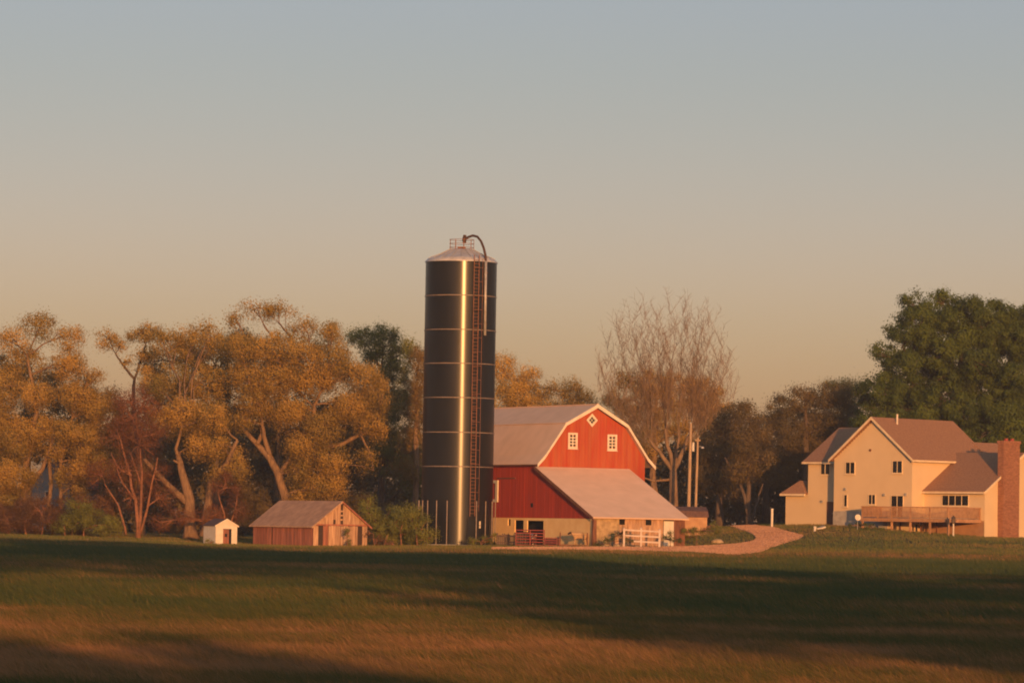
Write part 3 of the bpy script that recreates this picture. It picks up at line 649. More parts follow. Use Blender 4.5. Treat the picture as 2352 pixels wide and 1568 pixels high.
# ------------------------------------------------------------------ cattle
def cow(name, label, loc, rz, s, body_m, head_turn=0.0, head_z=1.32, patches=None):
    t = thing(name, label, 'cow', loc, rz, group='cattle in the barn yard')
    t.scale = (s, s, s)
    h = head_turn
    V = [(-.1, 0, 1.0, .31), (-.55, 0, 1.08, .24), (-.74, 0, 1.06, .15), (.38, 0, 1.05, .26), (.62, h * .1, 1.2, .17), (.82, h * .25, head_z, .14), (1.02, h * .4, head_z - .12, .10), (1.12, h * .48, head_z - .2, .075)]
    E_ = [(0, 1), (1, 2), (0, 3), (3, 4), (4, 5), (5, 6), (6, 7)]
    for y in (-.16, .16):
        o = len(V); V += [(.40, y, .78, .12), (.43, y, .45, .062), (.41, y, .1, .05), (.45, y, .03, .06)]; E_ += [(3, o), (o, o + 1), (o + 1, o + 2), (o + 2, o + 3)]
        o = len(V); V += [(-.52, y, .78, .16), (-.48, y, .62, .10), (-.66, y, .42, .06), (-.62, y, .1, .05), (-.58, y, .03, .06)]; E_ += [(1, o), (o, o + 1), (o + 1, o + 2), (o + 2, o + 3), (o + 3, o + 4)]
    o = len(V); V += [(-.84, 0, .95, .03), (-.86, 0, .6, .022), (-.85, 0, .45, .04)]; E_ += [(2, o), (o, o + 1), (o + 1, o + 2)]
    me = bpy.data.meshes.new('body'); me.from_pydata([v[:3] for v in V], E_, []); me.update()
    ob_ = bpy.data.objects.new('body', me); col.objects.link(ob_); ob_.parent = t; me.materials.append(body_m)
    sk = ob_.modifiers.new('skin', 'SKIN'); sk.use_smooth_shade = True
    for i, v in enumerate(V): me.skin_vertices[0].data[i].radius = (v[3], v[3]); me.skin_vertices[0].data[i].use_root = (i == 0)
    ob_.modifiers.new('sub', 'SUBSURF').render_levels = 1
    for y in (-.15, .15):
        MB().add([(.80, h * .22 + y * .7, head_z + .08), (.78, h * .22 + y * 2.0, head_z + .10), (.82, h * .22 + y * 1.9, head_z + .02), (.85, h * .22 + y * .7, head_z)], [(0, 1, 2, 3), (3, 2, 1, 0)]).build('ear', body_m, t)
    return t
def hide(name, a, b, scale=2.5, contrast=(.48, .52)): return mat(name, a, b, rough=.85, scale=scale, contrast=contrast, detail=1.5)
tan = hide('tan_hide', (.52, .33, .17), (.42, .25, .12), 3, (.3, .7))
_n, _l = tan.node_tree.nodes, tan.node_tree.links                    # dark face
_tc = _n.new('ShaderNodeTexCoord'); _sx = _n.new('ShaderNodeSeparateXYZ'); _l.new(_tc.outputs['Object'], _sx.inputs[0])
_mr = _n.new('ShaderNodeMapRange'); _mr.inputs['From Min'].default_value = .66; _mr.inputs['From Max'].default_value = .80; _l.new(_sx.outputs['X'], _mr.inputs['Value'])
_mx = _n.new('ShaderNodeMix'); _mx.data_type = 'RGBA'; _bs = _n['Principled BSDF']; _src = _bs.inputs['Base Color'].links[0].from_socket
_l.new(_mr.outputs[0], _mx.inputs['Factor']); _l.new(_src, _mx.inputs['A']); _mx.inputs['B'].default_value = (.035, .02, .014, 1); _l.new(_mx.outputs['Result'], _bs.inputs['Base Color'])
tan = tan; pied = hide('white_and_brown_hide', (.66, .48, .36), (.13, .05, .03), 2.6)
dkh = hide('dark_brown_hide', (.10, .05, .03), (.05, .03, .02), 3, (.3, .7))
c0 = P(*zd5(1850, 940), 334.1)
cow('cow', 'tan cow standing side-on against the pale barn wall', (c0.x, c0.y, g1(c0.x, c0.y)), 180, .86, tan, 0, 1.34)
c0 = P(*zd5(760, 940), 335.0)
cow('cow', 'white and brown calf looking out behind the tall red gate', (c0.x, c0.y, g1(c0.x, c0.y)), -75, .80, pied, .1, 1.3)
c0 = P(*zd5(120, 850), 338.4)
cow('cow', 'dark brown calf standing behind the upright planks', (c0.x, c0.y, g1(c0.x, c0.y)), -100, .72, dkh, 0, 1.2)

# ------------------------------------------------------------------ small things on the lawn
def ground_thing(px, py): return on_ground(px, py)
g = P(1773, 1203, 368); zg = g1(g.x, g.y)
t = thing('marker_post', 'slim white marker post standing by the drive before dark trees', 'post', (g.x, g.y, zg))
MB().tube([(0, 0, -.2), (0, 0, g.z - zg + 1.32)], .115, 10).build('post_shaft', 'white', t)
MB().lathe([(.13, 0), (.13, .08), (.0, .13)], 10).build('post_cap', 'white', t).location.z = g.z - zg + 1.32
def hz(x, y): return ((2880 + x / 2.45) / 1.63265, (1500 + y / 2.45) / 1.63265)
dp = P(*hz(824, 1077), 359.5); zg = g1(dp.x, dp.y)
t = thing('satellite_dish', 'white round satellite dish on a pole beside the deck', 'satellite dish', (dp.x, dp.y, zg))
MB().tube([(0, .12, -.2), (0, .12, dp.z - zg)], .03, 8).build('mast', 'galv', t)
dsh = MB().lathe([(0, .0), (.12, .015), (.22, .05), (.28, .085), (.28, .10), (.2, .065), (0, .02)], 24).build('dish', 'white', t, True); dsh.location = (0, .05, dp.z - zg); dsh.rotation_euler = (R(80), 0, R(12))
MB().tube([(0, .05, dp.z - zg - .2), (.03, -.35, dp.z - zg - .05)], .015, 5).build('feed_arm', 'galv', t)
fb = P(*hz(1702, 1285), 356.5); zg = g1(fb.x, fb.y)
t = thing('bird_feeder', 'pale post with a dark hanging bird feeder before the deck', 'bird feeder', (fb.x, fb.y, zg))
hp = 1.15 + max(0, fb.z - zg)
MB().tube([(0, 0, -.2), (0, 0, hp)], .07, 8).build('post_shaft', 'white', t)
MB().lathe([(0, hp), (.17, hp + .02), (.2, hp + .12), (.17, hp + .48), (.0, hp + .5)], 12).build('feeder_body', 'bark_dark', t)
MB().lathe([(.26, hp + .48), (.0, hp + .72)], 12).build('feeder_roof', 'bark_dark', t)
MB().tube([(-.3, 0, hp + .25), (.3, 0, hp + .3)], .025, 5).build('perch', 'bark_dark', t)
g = P(*hz(430, 1195), 354); zg = g1(g.x, g.y)
t = thing('pipe_stub', 'short upright white pipe stub on the lawn below the garage', 'pipe', (g.x, g.y, zg)); MB().tube([(0, 0, -.15), (0, 0, .42)], .11, 10).build('pipe_wall', 'white', t); MB().lathe([(.14, .36), (.14, .45), (0, .47)], 10).build('cap', 'white', t)
g = P(*hz(488, 1158), 357.5); zg = g1(g.x, g.y)
t = thing('drain_pipe', 'white drain pipe lying on the grass below the garage', 'pipe', (g.x, g.y, zg)); MB().tube([(-.4, 0, .06), (.1, .02, .12), (.42, .05, .24)], .075, 10).build('pipe_run', 'white', t); MB().tube([(-.46, 0, .06), (-.36, 0, .07)], .10, 10).build('collar', 'white', t)
g = P(*hz(500, 1128), 360); zg = g1(g.x, g.y)
M['rock'] = mat('grey_rock', (.22, .21, .20), (.13, .125, .12), rough=.9, scale=4, bump=.5)
def rock(label, g, zg, sx, sy, sz, m='rock', grp=None):
    me = MB(); n = 10
    prof_ = [(1.0, -.3), (1.05, .1), (.85, .55), (.45, .9), (.0, 1.0)]
    me.lathe(prof_, n); me.v = [(x * sx * (1 + .18 * random.uniform(-1, 1)), y * sy * (1 + .18 * random.uniform(-1, 1)), z * sz * (1 + .1 * random.uniform(-1, 1))) for x, y, z in me.v]
    o = me.build('rock', m, None, True); o.location = (g.x, g.y, zg); tag(o, label, 'rock', grp); return o
rock('grey boulder against the garage wall above the white pipes', g, zg, .3, .25, .28)
for px, py, s, D, lab in ((1418, 1240, .28, 331.5, 'small tan rock among the weeds under the stone wall'), (1390, 1246, .18, 331, 'tiny tan rock at the corner of the lean-to'), (1648, 1217, .42, 343, 'long tan rock in the shrubs beside the drive'), (1462, 1250, .2, 329.5, 'tan rock at the foot of the white fence')):
    g = P(px, py, D); rock(lab, g, g1(g.x, g.y), s * 1.5, s, s * .9, 'stone')
# leaning slab by the lean-to front
g = P(*zd3(1240, 1350), 332.5); zg = g1(g.x, g.y)
t = MB().prism([(-.22, 0, 0), (.2, 0, 0), (-.05, .35, 1.25), (-.3, .35, 1.2)], [(-.22, .08, 0), (.2, .08, 0), (-.05, .43, 1.25), (-.3, .43, 1.2)]).build('leaning_board', 'old_wood'); t.location = (g.x, g.y, zg); tag(t, 'broad tan board leaning against the lean-to front', 'board')
# pale building half hidden behind the far-left trees
pb = P(112, 1130, 424); zg = g1(pb.x, pb.y)
M['grey_siding'] = mat('pale_grey_siding', (.20, .20, .21), (.165, .165, .175), rough=.7, scale=2)
t = thing('pale_house', 'pale grey house glimpsed between the trunks of the leftmost trees', 'house', (pb.x, pb.y, 0), -25)
pr = [(-2.6, zg - .5), (2.6, zg - .5), (2.6, 5.2), (0, 7.6), (-2.6, 5.2)]
MB().prism([(x, 0, z) for x, z in pr], [(x, 8, z) for x, z in pr]).build('wall', 'grey_siding', t)
for xa in (-3.0, 3.0): MB().slab([(xa, -.3, 4.95), (xa, 8.3, 4.95), (0, 8.3, 7.75), (0, -.3, 7.75)], .12).build('roof_slope', 'hut_roof', t)
window(t, 'y', 0.0, -.45, .45, 3.4, 4.7, 2, 2, framemat='white')

# ------------------------------------------------------------------ vegetation
def face_mesh(name, V, m, parent, tint, kind=None):
    """V: (n,k,3) array of leaf or blade faces"""
    n, kv = V.shape[:2]; me = bpy.data.meshes.new(name)
    me.vertices.add(n * kv); me.vertices.foreach_set('co', V.reshape(-1).astype(np.float32))
    me.loops.add(n * kv); me.loops.foreach_set('vertex_index', np.arange(n * kv, dtype=np.int32))
    me.polygons.add(n); me.polygons.foreach_set('loop_start', np.arange(n, dtype=np.int32) * kv); me.polygons.foreach_set('loop_total', np.full(n, kv, np.int32))
    at = me.attributes.new('tint', 'FLOAT', 'FACE'); at.data.foreach_set('value', tint.astype(np.float32))
    me.update(); me.materials.append(M[m])
    o = bpy.data.objects.new(name, me); col.objects.link(o)
    if parent: o.parent = parent
    if kind: o['kind'] = kind
    return o
def unit(a): return a / np.maximum(np.linalg.norm(a, axis=1, keepdims=True), 1e-6)
def leaves(cent, size, droop=0.0, aspect=.5, r=rng, nrm=None):
    n = len(cent); u = r.normal(size=(n, 3)); u[:, 2] -= droop * 2; u = unit(u)
    if nrm is not None:
        nn = unit(nrm + r.normal(size=(n, 3)) * .19); w = unit(np.cross(nn, u)); u = unit(np.cross(w, nn))
    else: w = unit(np.cross(u, r.normal(size=(n, 3))))
    l = size * r.uniform(.6, 1.3, (n, 1)); u = u * l; w = w * l * aspect
    return np.stack([cent + u * .6, cent - u * .45 + w * .55, cent - u * .35 - w * .55], 1)
def lobe_points(c, rad, n, ncl, clr, r=rng, droop=0.0, shell=.55, clt=None):
    """n leaf centres gathered in ncl clumps over an ellipsoid"""
    d = unit(r.normal(size=(ncl, 3))); k = r.uniform(shell, 1.0, (ncl, 1)) ** .7
    cl = c + d * k * rad
    idx = r.integers(0, ncl, n); off = r.normal(size=(n, 3)) * clr * np.array([1, 1, .75]) * r.uniform(.5, 1.1, (ncl, 1))[idx]
    if droop: off[:, 2] -= np.abs(r.normal(size=n)) * clr * droop * 1.6
    t = r.uniform(.3, .7, ncl)[idx] * .88 + r.uniform(0, 1, n) * .12
    return cl[idx] + off, t, cl, unit(off) * .65 + unit(cl[idx] + off - c) * .55
def limb(mb, a, b, ra, rb, seg=5, wob=.08, n=6, sag=0.0):
    a, b = Vector(a), Vector(b); L = (b - a).length; pts, rad = [], []
    for i in range(seg + 1):
        f = i / seg; p = a.lerp(b, f)
        if 0 < i < seg: p += Vector((random.uniform(-1, 1), random.uniform(-1, 1), random.uniform(-.6, .6))) * L * wob
        p.z += math.sin(f * math.pi) * L * sag
        pts.append(p); rad.append(ra + (rb - ra) * f)
    mb.tube(pts, rad, n, False); return pts
def tree(name, label, D, trunks, lobes, lm, bm='bark', dens=75, size=.34, droop=0.0, group=None, cat='tree', seed=1, depth=1.0, clr=.55, aspect=.5, twigs=6, base_r=None, shell=.5, front=0, cpm=3.0):
    """trunks: pixel polylines [(px,py,radius_m)...]; lobes: pixel ellipses (px,py,rx,ry[,metres nearer(-)/farther(+)])"""
    r = np.random.default_rng(seed); random.seed(seed); k = D / F
    b0 = P(trunks[0][0][0], trunks[0][0][1], D); base = Vector((b0.x, D, min(b0.z, g1(b0.x, D))))
    t = thing(name, label, cat, base, group=group)
    nodes = []
    for tr in trunks:
        pts = []
        dy = 0.0
        for i, q in enumerate(tr):
            p = P(q[0], q[1], D + dy) - base; dy += random.uniform(-.5, .5)
            if i == 0 and tr is trunks[0]: p = Vector((p.x, 0, -.25))
            pts.append(p)
        sm, sr = [], []
        for i in range(len(pts) - 1):
            for j in range(3):
                f = j / 3; q = pts[i].lerp(pts[i + 1], f)
                if j: q += Vector((random.uniform(-1, 1), random.uniform(-1, 1), 0)) * .03 * (pts[i + 1] - pts[i]).length
                sm.append(q); sr.append(tr[i][2] * (1 - f) + tr[i + 1][2] * f)
        sm.append(pts[-1]); sr.append(tr[-1][2])
        if tr is trunks[0]: sr[0] *= 1.5
        MB().tube(sm, sr, 9, True).build('trunk' if tr is trunks[0] else ('stem' if tr[0][1] > trunks[0][0][1] - 25 else 'limb'), bm, t, True); nodes += list(zip(sm, sr))
    allc, allt, alln = [], [], []
    if front: lobes = list(lobes) + [(a_[0] + r.uniform(-12, 12), a_[1] + r.uniform(-8, 14), a_[2] * .8, a_[3] * .8, -front * r.uniform(.7, 1.2)) for a_ in lobes[4:]]
    for lb in lobes:
        px, py, rx, ry = lb[:4]; dd = lb[4] if len(lb) > 4 else r.uniform(-1.5, 1.5)
        c = P(px, py, D + dd) - base; rad = np.array([rx * k, (rx + ry) * .5 * k * depth, ry * k])
        area = math.pi * rad[0] * rad[2]; n = int(area * dens * 6.2)
        ncl = max(7, int(area * cpm)); pc, tt, cl, nn = lobe_points(np.array(c), rad, n, ncl, clr, r, droop, shell)
        allc.append(pc); allt.append(np.clip(tt + r.normal(0, .17), 0, 1)); alln.append(nn)
        # limb from the nearest lower trunk node to the lobe, twigs to its clumps
        best = min(nodes, key=lambda q: (q[0] - c).length + max(0, q[0].z - c.z) * 2.5)
        ra = min(best[1] * .7, .05 + .022 * (best[0] - c).length)
        bmsh = MB(); ps = limb(bmsh, best[0], c, ra, .05, 5, .05, 6, .05)
        for j in range(min(twigs, ncl)):
            q = Vector(cl[r.integers(0, ncl)]); limb(bmsh, ps[random.randint(3, 5)], q, .045, .015, 3, .07, 4)
        bmsh.build('branch', bm, t, True)
    C = np.concatenate(allc); T = np.concatenate(allt); N = np.concatenate(alln)
    zg = g1(base.x, base.y) - base.z; keep = C[:, 2] > zg + .05; C, T, N = C[keep], T[keep], N[keep]
    face_mesh('crown', leaves(C, size * .50, droop, aspect, r, N), lm, t, T)
    return t
WOOD = 'trees of the wood behind the farmyard'
tree('willow_tree', 'golden willow at the wood edge with a tall rounded crown above a slanting fork', 374,
     [[(49, 1226, .42), (54, 1140, .36), (60, 1061, .30), (84, 948, .22), (62, 817, .12)], [(55, 1136, .26), (98, 1076, .2), (125, 1000, .14)], [(112, 1215, .22), (113, 1061, .18), (120, 960, .1)], [(132, 1220, .22), (140, 1130, .2), (139, 1061, .16), (165, 960, .1)]],
     [(30, 780, 40, 32), (95, 748, 52, 30), (150, 770, 42, 34), (60, 830, 55, 35), (160, 835, 45, 35), (15, 890, 42, 55), (85, 905, 45, 40), (175, 905, 48, 45), (215, 945, 32, 40), (35, 1000, 50, 50), (150, 985, 45, 32), (30, 1085, 42, 45), (-20, 960, 50, 80), (200, 1010, 45, 50), (215, 860, 25, 18), (-15, 1120, 40, 60), (90, 985, 35, 30), (190, 1075, 34, 36), (228, 1060, 34, 40), (178, 1120, 28, 26), (25, 1140, 40, 30), (70, 1020, 26, 22), (122, 1030, 26, 20), (72, 1095, 18, 22), (150, 1080, 20, 26)],
     'leaf_gold', 'bark', dens=58, droop=.5, group=WOOD, seed=11, clr=.5, front=2.2)
tree('willow_tree', 'thin-crowned golden tree whose bare crooked limb shows against the sky', 380,
     [[(325, 1225, .35), (318, 1040, .26), (307, 926, .18), (309, 870, .14), (281, 836, .10), (266, 813, .07)], [(309, 870, .12), (325, 820, .09), (335, 790, .06)]],
     [(248, 776, 28, 20), (275, 795, 16, 12), (320, 765, 32, 24), (352, 760, 30, 22), (336, 810, 22, 18), (290, 830, 12, 10)],
     'leaf_gold', 'bark_dark', dens=70, droop=.4, group=WOOD, seed=12, clr=.42)
tree('willow_tree', 'stout golden willow with pale broken forks rising behind the white hut', 362,
     [[(440, 1232, .62), (436, 1150, .48), (420, 1091, .36), (409, 1046, .26)], [(438, 1160, .42), (405, 1132, .3), (378, 1105, .26), (330, 1053, .18)], [(468, 1232, .48), (476, 1170, .40), (484, 1110, .34), (521, 1065, .26), (545, 1010, .15)], [(409, 1046, .2), (404, 1030, .16), (420, 960, .1)], [(414, 1066, .14), (398, 1056, .08)]],
     [(385, 785, 42, 36, 6), (440, 790, 50, 42, 6), (400, 865, 52, 45, 5), (468, 870, 55, 50, 5), (345, 870, 34, 40, 6), (420, 945, 52, 40, 3), (485, 965, 50, 45, 2), (370, 960, 40, 36, 4), (505, 1020, 34, 30, 1), (455, 1020, 36, 30, 2), (500, 1085, 26, 26, 4), (540, 1060, 30, 40, 2), (480, 760, 36, 26, 8)],
     'leaf_gold', 'bark', dens=58, droop=.5, group=WOOD, seed=13, clr=.5, front=2.2)
tree('willow_tree', 'broad golden willow leaning over the wooden shed with a pale forked trunk', 366,
     [[(660, 1200, .5), (655, 1140, .42), (640, 1091, .38), (621, 1053, .34), (591, 1020, .26), (557, 982, .16)], [(621, 1050, .26), (606, 1001, .2), (602, 963, .12)], [(591, 1020, .2), (602, 995, .16), (598, 960, .1)], [(640, 1091, .2), (690, 1020, .2), (722, 945, .18), (722, 930, .16), (737, 900, .13), (749, 887, .08)], [(690, 1040, .2), (786, 1020, .2), (827, 997, .18), (865, 986, .12), (880, 1010, .06)], [(827, 997, .12), (845, 1030, .09), (858, 1080, .05)], [(722, 935, .12), (700, 915, .08)]],
     [(535, 722, 30, 17, 4), (590, 706, 45, 16, 4), (640, 712, 45, 20, 4), (695, 745, 38, 22, 3), (755, 760, 38, 22, 3), (540, 790, 45, 38, 3), (605, 785, 55, 42, 2), (685, 800, 60, 42, 2), (765, 815, 52, 38, 1), (830, 860, 50, 38, 1), (868, 905, 42, 44, 1), (560, 865, 48, 42, 1), (635, 872, 55, 42, 0), (715, 870, 52, 40, -1), (795, 925, 50, 40, -1), (855, 965, 40, 34, 0), (585, 925, 46, 30, 0), (665, 945, 46, 34, -1), (745, 975, 46, 36, -2), (700, 1020, 46, 36, -1), (760, 1050, 46, 40, -1), (690, 1080, 40, 38, 0), (740, 1110, 48, 34, -1), (700, 1130, 40, 28, 1), (560, 960, 30, 22, 2), (840, 1050, 16, 26, 2), (775, 1110, 28, 34, 0)],
     'leaf_gold', 'bark', dens=58, droop=.6, group=WOOD, seed=14, clr=.5, front=2.2)
tree('tree', 'olive tree mass rising behind the stout willow and the leaning willow', 388,
     [[(500, 1225, .4), (500, 1000, .3), (500, 850, .12)], [(640, 1225, .35), (640, 1000, .25), (640, 850, .12)]],
     [(420, 820, 50, 42), (490, 830, 50, 46), (380, 900, 44, 44), (450, 910, 52, 46), (530, 880, 52, 50), (600, 830, 56, 46), (680, 850, 56, 46), (750, 860, 50, 44), (610, 930, 56, 46), (700, 950, 56, 46), (780, 960, 50, 44), (520, 960, 52, 46), (430, 990, 50, 42), (620, 1010, 50, 40), (830, 940, 44, 46), (820, 1010, 36, 40), (550, 790, 46, 34), (350, 830, 30, 40)],
     'leaf_olive', 'bark_dark', dens=52, size=.42, group=WOOD, seed=81, clr=.62, cpm=2.2, twigs=2)
tree('tree', 'olive tree mass filling in behind the leftmost willow', 390,
     [[(60, 1225, .35), (60, 1000, .25), (60, 880, .12)], [(180, 1225, .35), (180, 1000, .25), (180, 920, .12)]],
     [(10, 850, 44, 44), (60, 880, 46, 40), (130, 880, 46, 40), (190, 930, 44, 40), (120, 950, 48, 40), (40, 960, 48, 44), (240, 980, 40, 44), (290, 1000, 40, 44), (180, 1010, 44, 36), (-20, 1040, 44, 60), (260, 1060, 44, 44), (320, 1080, 40, 40), (30, 1040, 36, 36), (95, 1010, 40, 30), (150, 1040, 36, 26), (240, 915, 34, 32), (285, 938, 34, 28), (80, 1035, 38, 36)],
     'leaf_olive', 'bark_dark', dens=52, size=.42, group=WOOD, seed=82, clr=.62, cpm=2.2, twigs=2)
tree('tree', 'dark green round-topped tree between the willow and the silo', 398,
     [[(880, 1225, .4), (885, 1000, .3), (880, 850, .15)]],
     [(828, 778, 30, 30), (878, 785, 45, 40), (918, 825, 34, 42), (868, 845, 42, 40), (905, 890, 38, 36), (940, 800, 16, 20), (880, 950, 45, 50), (920, 1020, 40, 60), (860, 1040, 40, 60), (935, 930, 34, 40), (950, 1100, 34, 50)],
     'leaf_bush', 'bark_dark', dens=85, group=WOOD, seed=15, clr=.55)
tree('tree', 'narrow golden tree close beside the left flank of the silo', 392,
     [[(955, 1225, .35), (955, 1000, .25), (960, 850, .1)]],
     [(962, 825, 26, 36), (950, 890, 24, 34), (955, 950, 28, 34), (950, 1010, 28, 36), (975, 870, 20, 40), (940, 1070, 26, 34)],
     'leaf_olive', 'bark', dens=85, droop=.4, group=WOOD, seed=16)
tree('bare_tree', 'reddish brown many-stemmed tree in bud between the willows', 359,
     [[(318, 1232, .2), (312, 1150, .16), (290, 1060, .11), (268, 985, .06)], [(318, 1225, .16), (325, 1120, .12), (322, 1030, .08), (312, 950, .05)], [(322, 1225, .14), (345, 1130, .1), (362, 1050, .06)], [(290, 1228, .12), (272, 1160, .09), (240, 1110, .05)], [(312, 1150, .09), (282, 1110, .06), (255, 1040, .04)], [(325, 1120, .08), (300, 1040, .05)]],
     [(300, 920, 46, 30), (340, 905, 36, 24), (300, 955, 48, 42), (335, 935, 38, 34), (262, 1000, 40, 38), (318, 1020, 50, 38), (350, 1000, 36, 36), (285, 1080, 48, 40), (352, 1095, 40, 40), (232, 1085, 38, 40), (300, 1140, 40, 30), (375, 1140, 30, 30)],
     'leaf_rust', 'bark_red', dens=48, size=.26, group=WOOD, seed=17, clr=.6, twigs=14, aspect=.35)
tree('thicket_bush', 'reddish twiggy thicket at the foot of the stout willow', 357,
     [[(520, 1235, .12), (515, 1180, .08), (500, 1130, .04)], [(522, 1235, .1), (540, 1170, .07), (548, 1120, .04)]],
     [(520, 1120, 34, 34), (545, 1170, 28, 34), (500, 1180, 30, 30), (410, 1190, 24, 24), (465, 1190, 26, 22), (370, 1200, 24, 20)],
     'leaf_rust', 'bark_red', dens=70, size=.26, cat='bush', seed=18, clr=.55, twigs=12, aspect=.35)
tree('thicket_bush', 'green leafy thicket under the leftmost trees', 357,
     [[(190, 1236, .1), (195, 1200, .06)], [(150, 1236, .08), (148, 1205, .05)]],
     [(200, 1185, 40, 30), (150, 1200, 34, 24), (240, 1205, 34, 24), (180, 1160, 26, 18), (260, 1215, 20, 14)],
     'leaf_bush', 'bark_red', dens=130, size=.26, cat='bush', seed=19, clr=.4)
tree('thicket_bush', 'brownish brush along the field edge under the leftmost willow', 358,
     [[(60, 1232, .1), (55, 1190, .05)], [(20, 1232, .08), (18, 1190, .05)], [(95, 1232, .08), (100, 1190, .04)]],
     [(15, 1190, 36, 36), (65, 1195, 34, 30), (110, 1200, 28, 26), (-20, 1180, 30, 40), (85, 1165, 30, 22)],
     'leaf_brown', 'bark_red', dens=110, size=.26, cat='bush', seed=20, clr=.45, twigs=12, aspect=.35)
tree('thicket_bush', 'tall brown brush hiding the foot of the pale house', 362,
     [[(130, 1234, .08), (135, 1180, .05)], [(165, 1234, .08), (170, 1180, .05)], [(90, 1234, .08), (95, 1180, .05)]],
     [(100, 1165, 34, 30), (150, 1170, 36, 30), (200, 1165, 34, 34), (60, 1170, 30, 30), (240, 1160, 30, 36), (20, 1180, 30, 34), (130, 1205, 40, 26), (190, 1205, 40, 26), (70, 1208, 40, 24)],
     'leaf_brown', 'bark_red', dens=95, size=.28, cat='bush', seed=42, clr=.45, twigs=8)
tree('thicket_bush', 'dark bushes in the shade behind the wooden shed', 372,
     [[(600, 1225, .08), (600, 1180, .05)], [(560, 1225, .08), (560, 1180, .05)], [(800, 1225, .08), (805, 1180, .05)]],
     [(570, 1180, 34, 36), (610, 1160, 34, 36), (560, 1130, 26, 30), (800, 1170, 30, 36), (835, 1160, 26, 36), (390, 1205, 30, 22), (545, 1215, 34, 18)],
     'leaf_dark', 'bark_dark', dens=85, size=.3, cat='bush', seed=43, clr=.5, twigs=6)
tree('tree', 'long golden tree row crown rising over the barn ridge beside the silo', 415,
     [[(1185, 1200, .4), (1185, 1000, .3), (1180, 880, .12)], [(1300, 1200, .3), (1300, 1000, .2), (1310, 910, .1)]],
     [(1150, 845, 34, 34), (1205, 862, 34, 28), (1185, 900, 46, 34), (1250, 892, 36, 22), (1310, 893, 32, 28), (1345, 915, 22, 22), (1240, 930, 60, 26), (1150, 920, 40, 40), (1330, 940, 40, 26), (1125, 830, 24, 26), (1290, 930, 40, 20)],
     'leaf_bright', 'bark', dens=85, droop=.4, group=WOOD, seed=21)
tree('tree', 'rusty golden round-crowned tree behind the bare tree', 408,
     [[(1500, 1200, .4), (1505, 1020, .3), (1510, 900, .12)]],
     [(1435, 872, 28, 22), (1480, 862, 30, 18), (1550, 872, 40, 20), (1600, 882, 36, 22), (1635, 890, 26, 24), (1415, 915, 34, 24), (1490, 905, 48, 32), (1570, 920, 46, 34), (1620, 930, 34, 30), (1440, 955, 40, 32), (1530, 970, 50, 38), (1590, 985, 44, 38), (1480, 1010, 44, 40), (1655, 935, 26, 16)],
     'leaf_bright', 'bark', dens=80, droop=.3, group=WOOD, seed=22, clr=.5)
DK = 'dark trees between the barn and the house'
tree('tree', 'dark leafy tree behind the utility poles', 402,
     [[(1655, 1200, .4), (1660, 1050, .3), (1665, 960, .12)]],
     [(1650, 970, 42, 32), (1690, 945, 30, 22), (1640, 1030, 42, 44), (1690, 1030, 44, 44), (1625, 1090, 40, 44), (1680, 1100, 44, 44)],
     'leaf_dark', 'bark_dark', dens=80, seed=23)
tree('tree', 'dark thin tree with a pale crooked stem at the end of the drive', 392,
     [[(1722, 1205, .3), (1720, 1120, .24), (1718, 1040, .18), (1722, 960, .08)], [(1722, 1195, .2), (1700, 1110, .16), (1665, 1050, .08)], [(1724, 1200, .16), (1740, 1150, .13), (1752, 1110, .07)]],
     [(1725, 955, 34, 28), (1748, 990, 30, 36), (1705, 1010, 34, 40), (1745, 1060, 36, 40), (1700, 1075, 34, 32)],
     'leaf_dark', 'bark_dark', dens=62, seed=24)
tree('tree', 'dull olive tree with feathery top left of the great green tree', 404,
     [[(1850, 1200, .4), (1850, 1000, .3), (1850, 920, .1)]],
     [(1795, 940, 34, 36), (1840, 918, 38, 28), (1890, 912, 38, 28), (1935, 912, 32, 30), (1815, 1000, 42, 44), (1870, 985, 46, 44), (1925, 980, 40, 44), (1780, 1080, 42, 48), (1840, 1080, 50, 50), (1900, 1070, 50, 50)],
     'leaf_dark', 'bark_dark', dens=74, seed=25)
tree('tree', 'sunlit gold tree peeping between the olive tree and the great green tree', 425,
     [[(1930, 1200, .35), (1935, 1000, .25), (1940, 900, .1)]],
     [(1915, 892, 34, 18), (1955, 890, 30, 22), (1950, 920, 36, 24)],
     'leaf_bright', 'bark', dens=80, seed=26)
tree('tree', 'brown-olive tree filling the gap behind the dark trees by the house', 416,
     [[(1760, 1200, .35), (1760, 1000, .25), (1765, 960, .1)], [(1880, 1200, .35), (1880, 1000, .25), (1880, 950, .1)]],
     [(1760, 985, 44, 36), (1810, 965, 46, 36), (1870, 950, 48, 36), (1930, 950, 44, 40), (1790, 1040, 50, 44), (1860, 1020, 52, 46), (1930, 1020, 50, 46), (1690, 990, 46, 36), (1640, 1000, 40, 40), (1730, 1050, 46, 44), (1970, 1000, 40, 50)],
     'leaf_dark', 'bark_dark', dens=56, size=.42, seed=83, clr=.62, cpm=2.2, twigs=2)
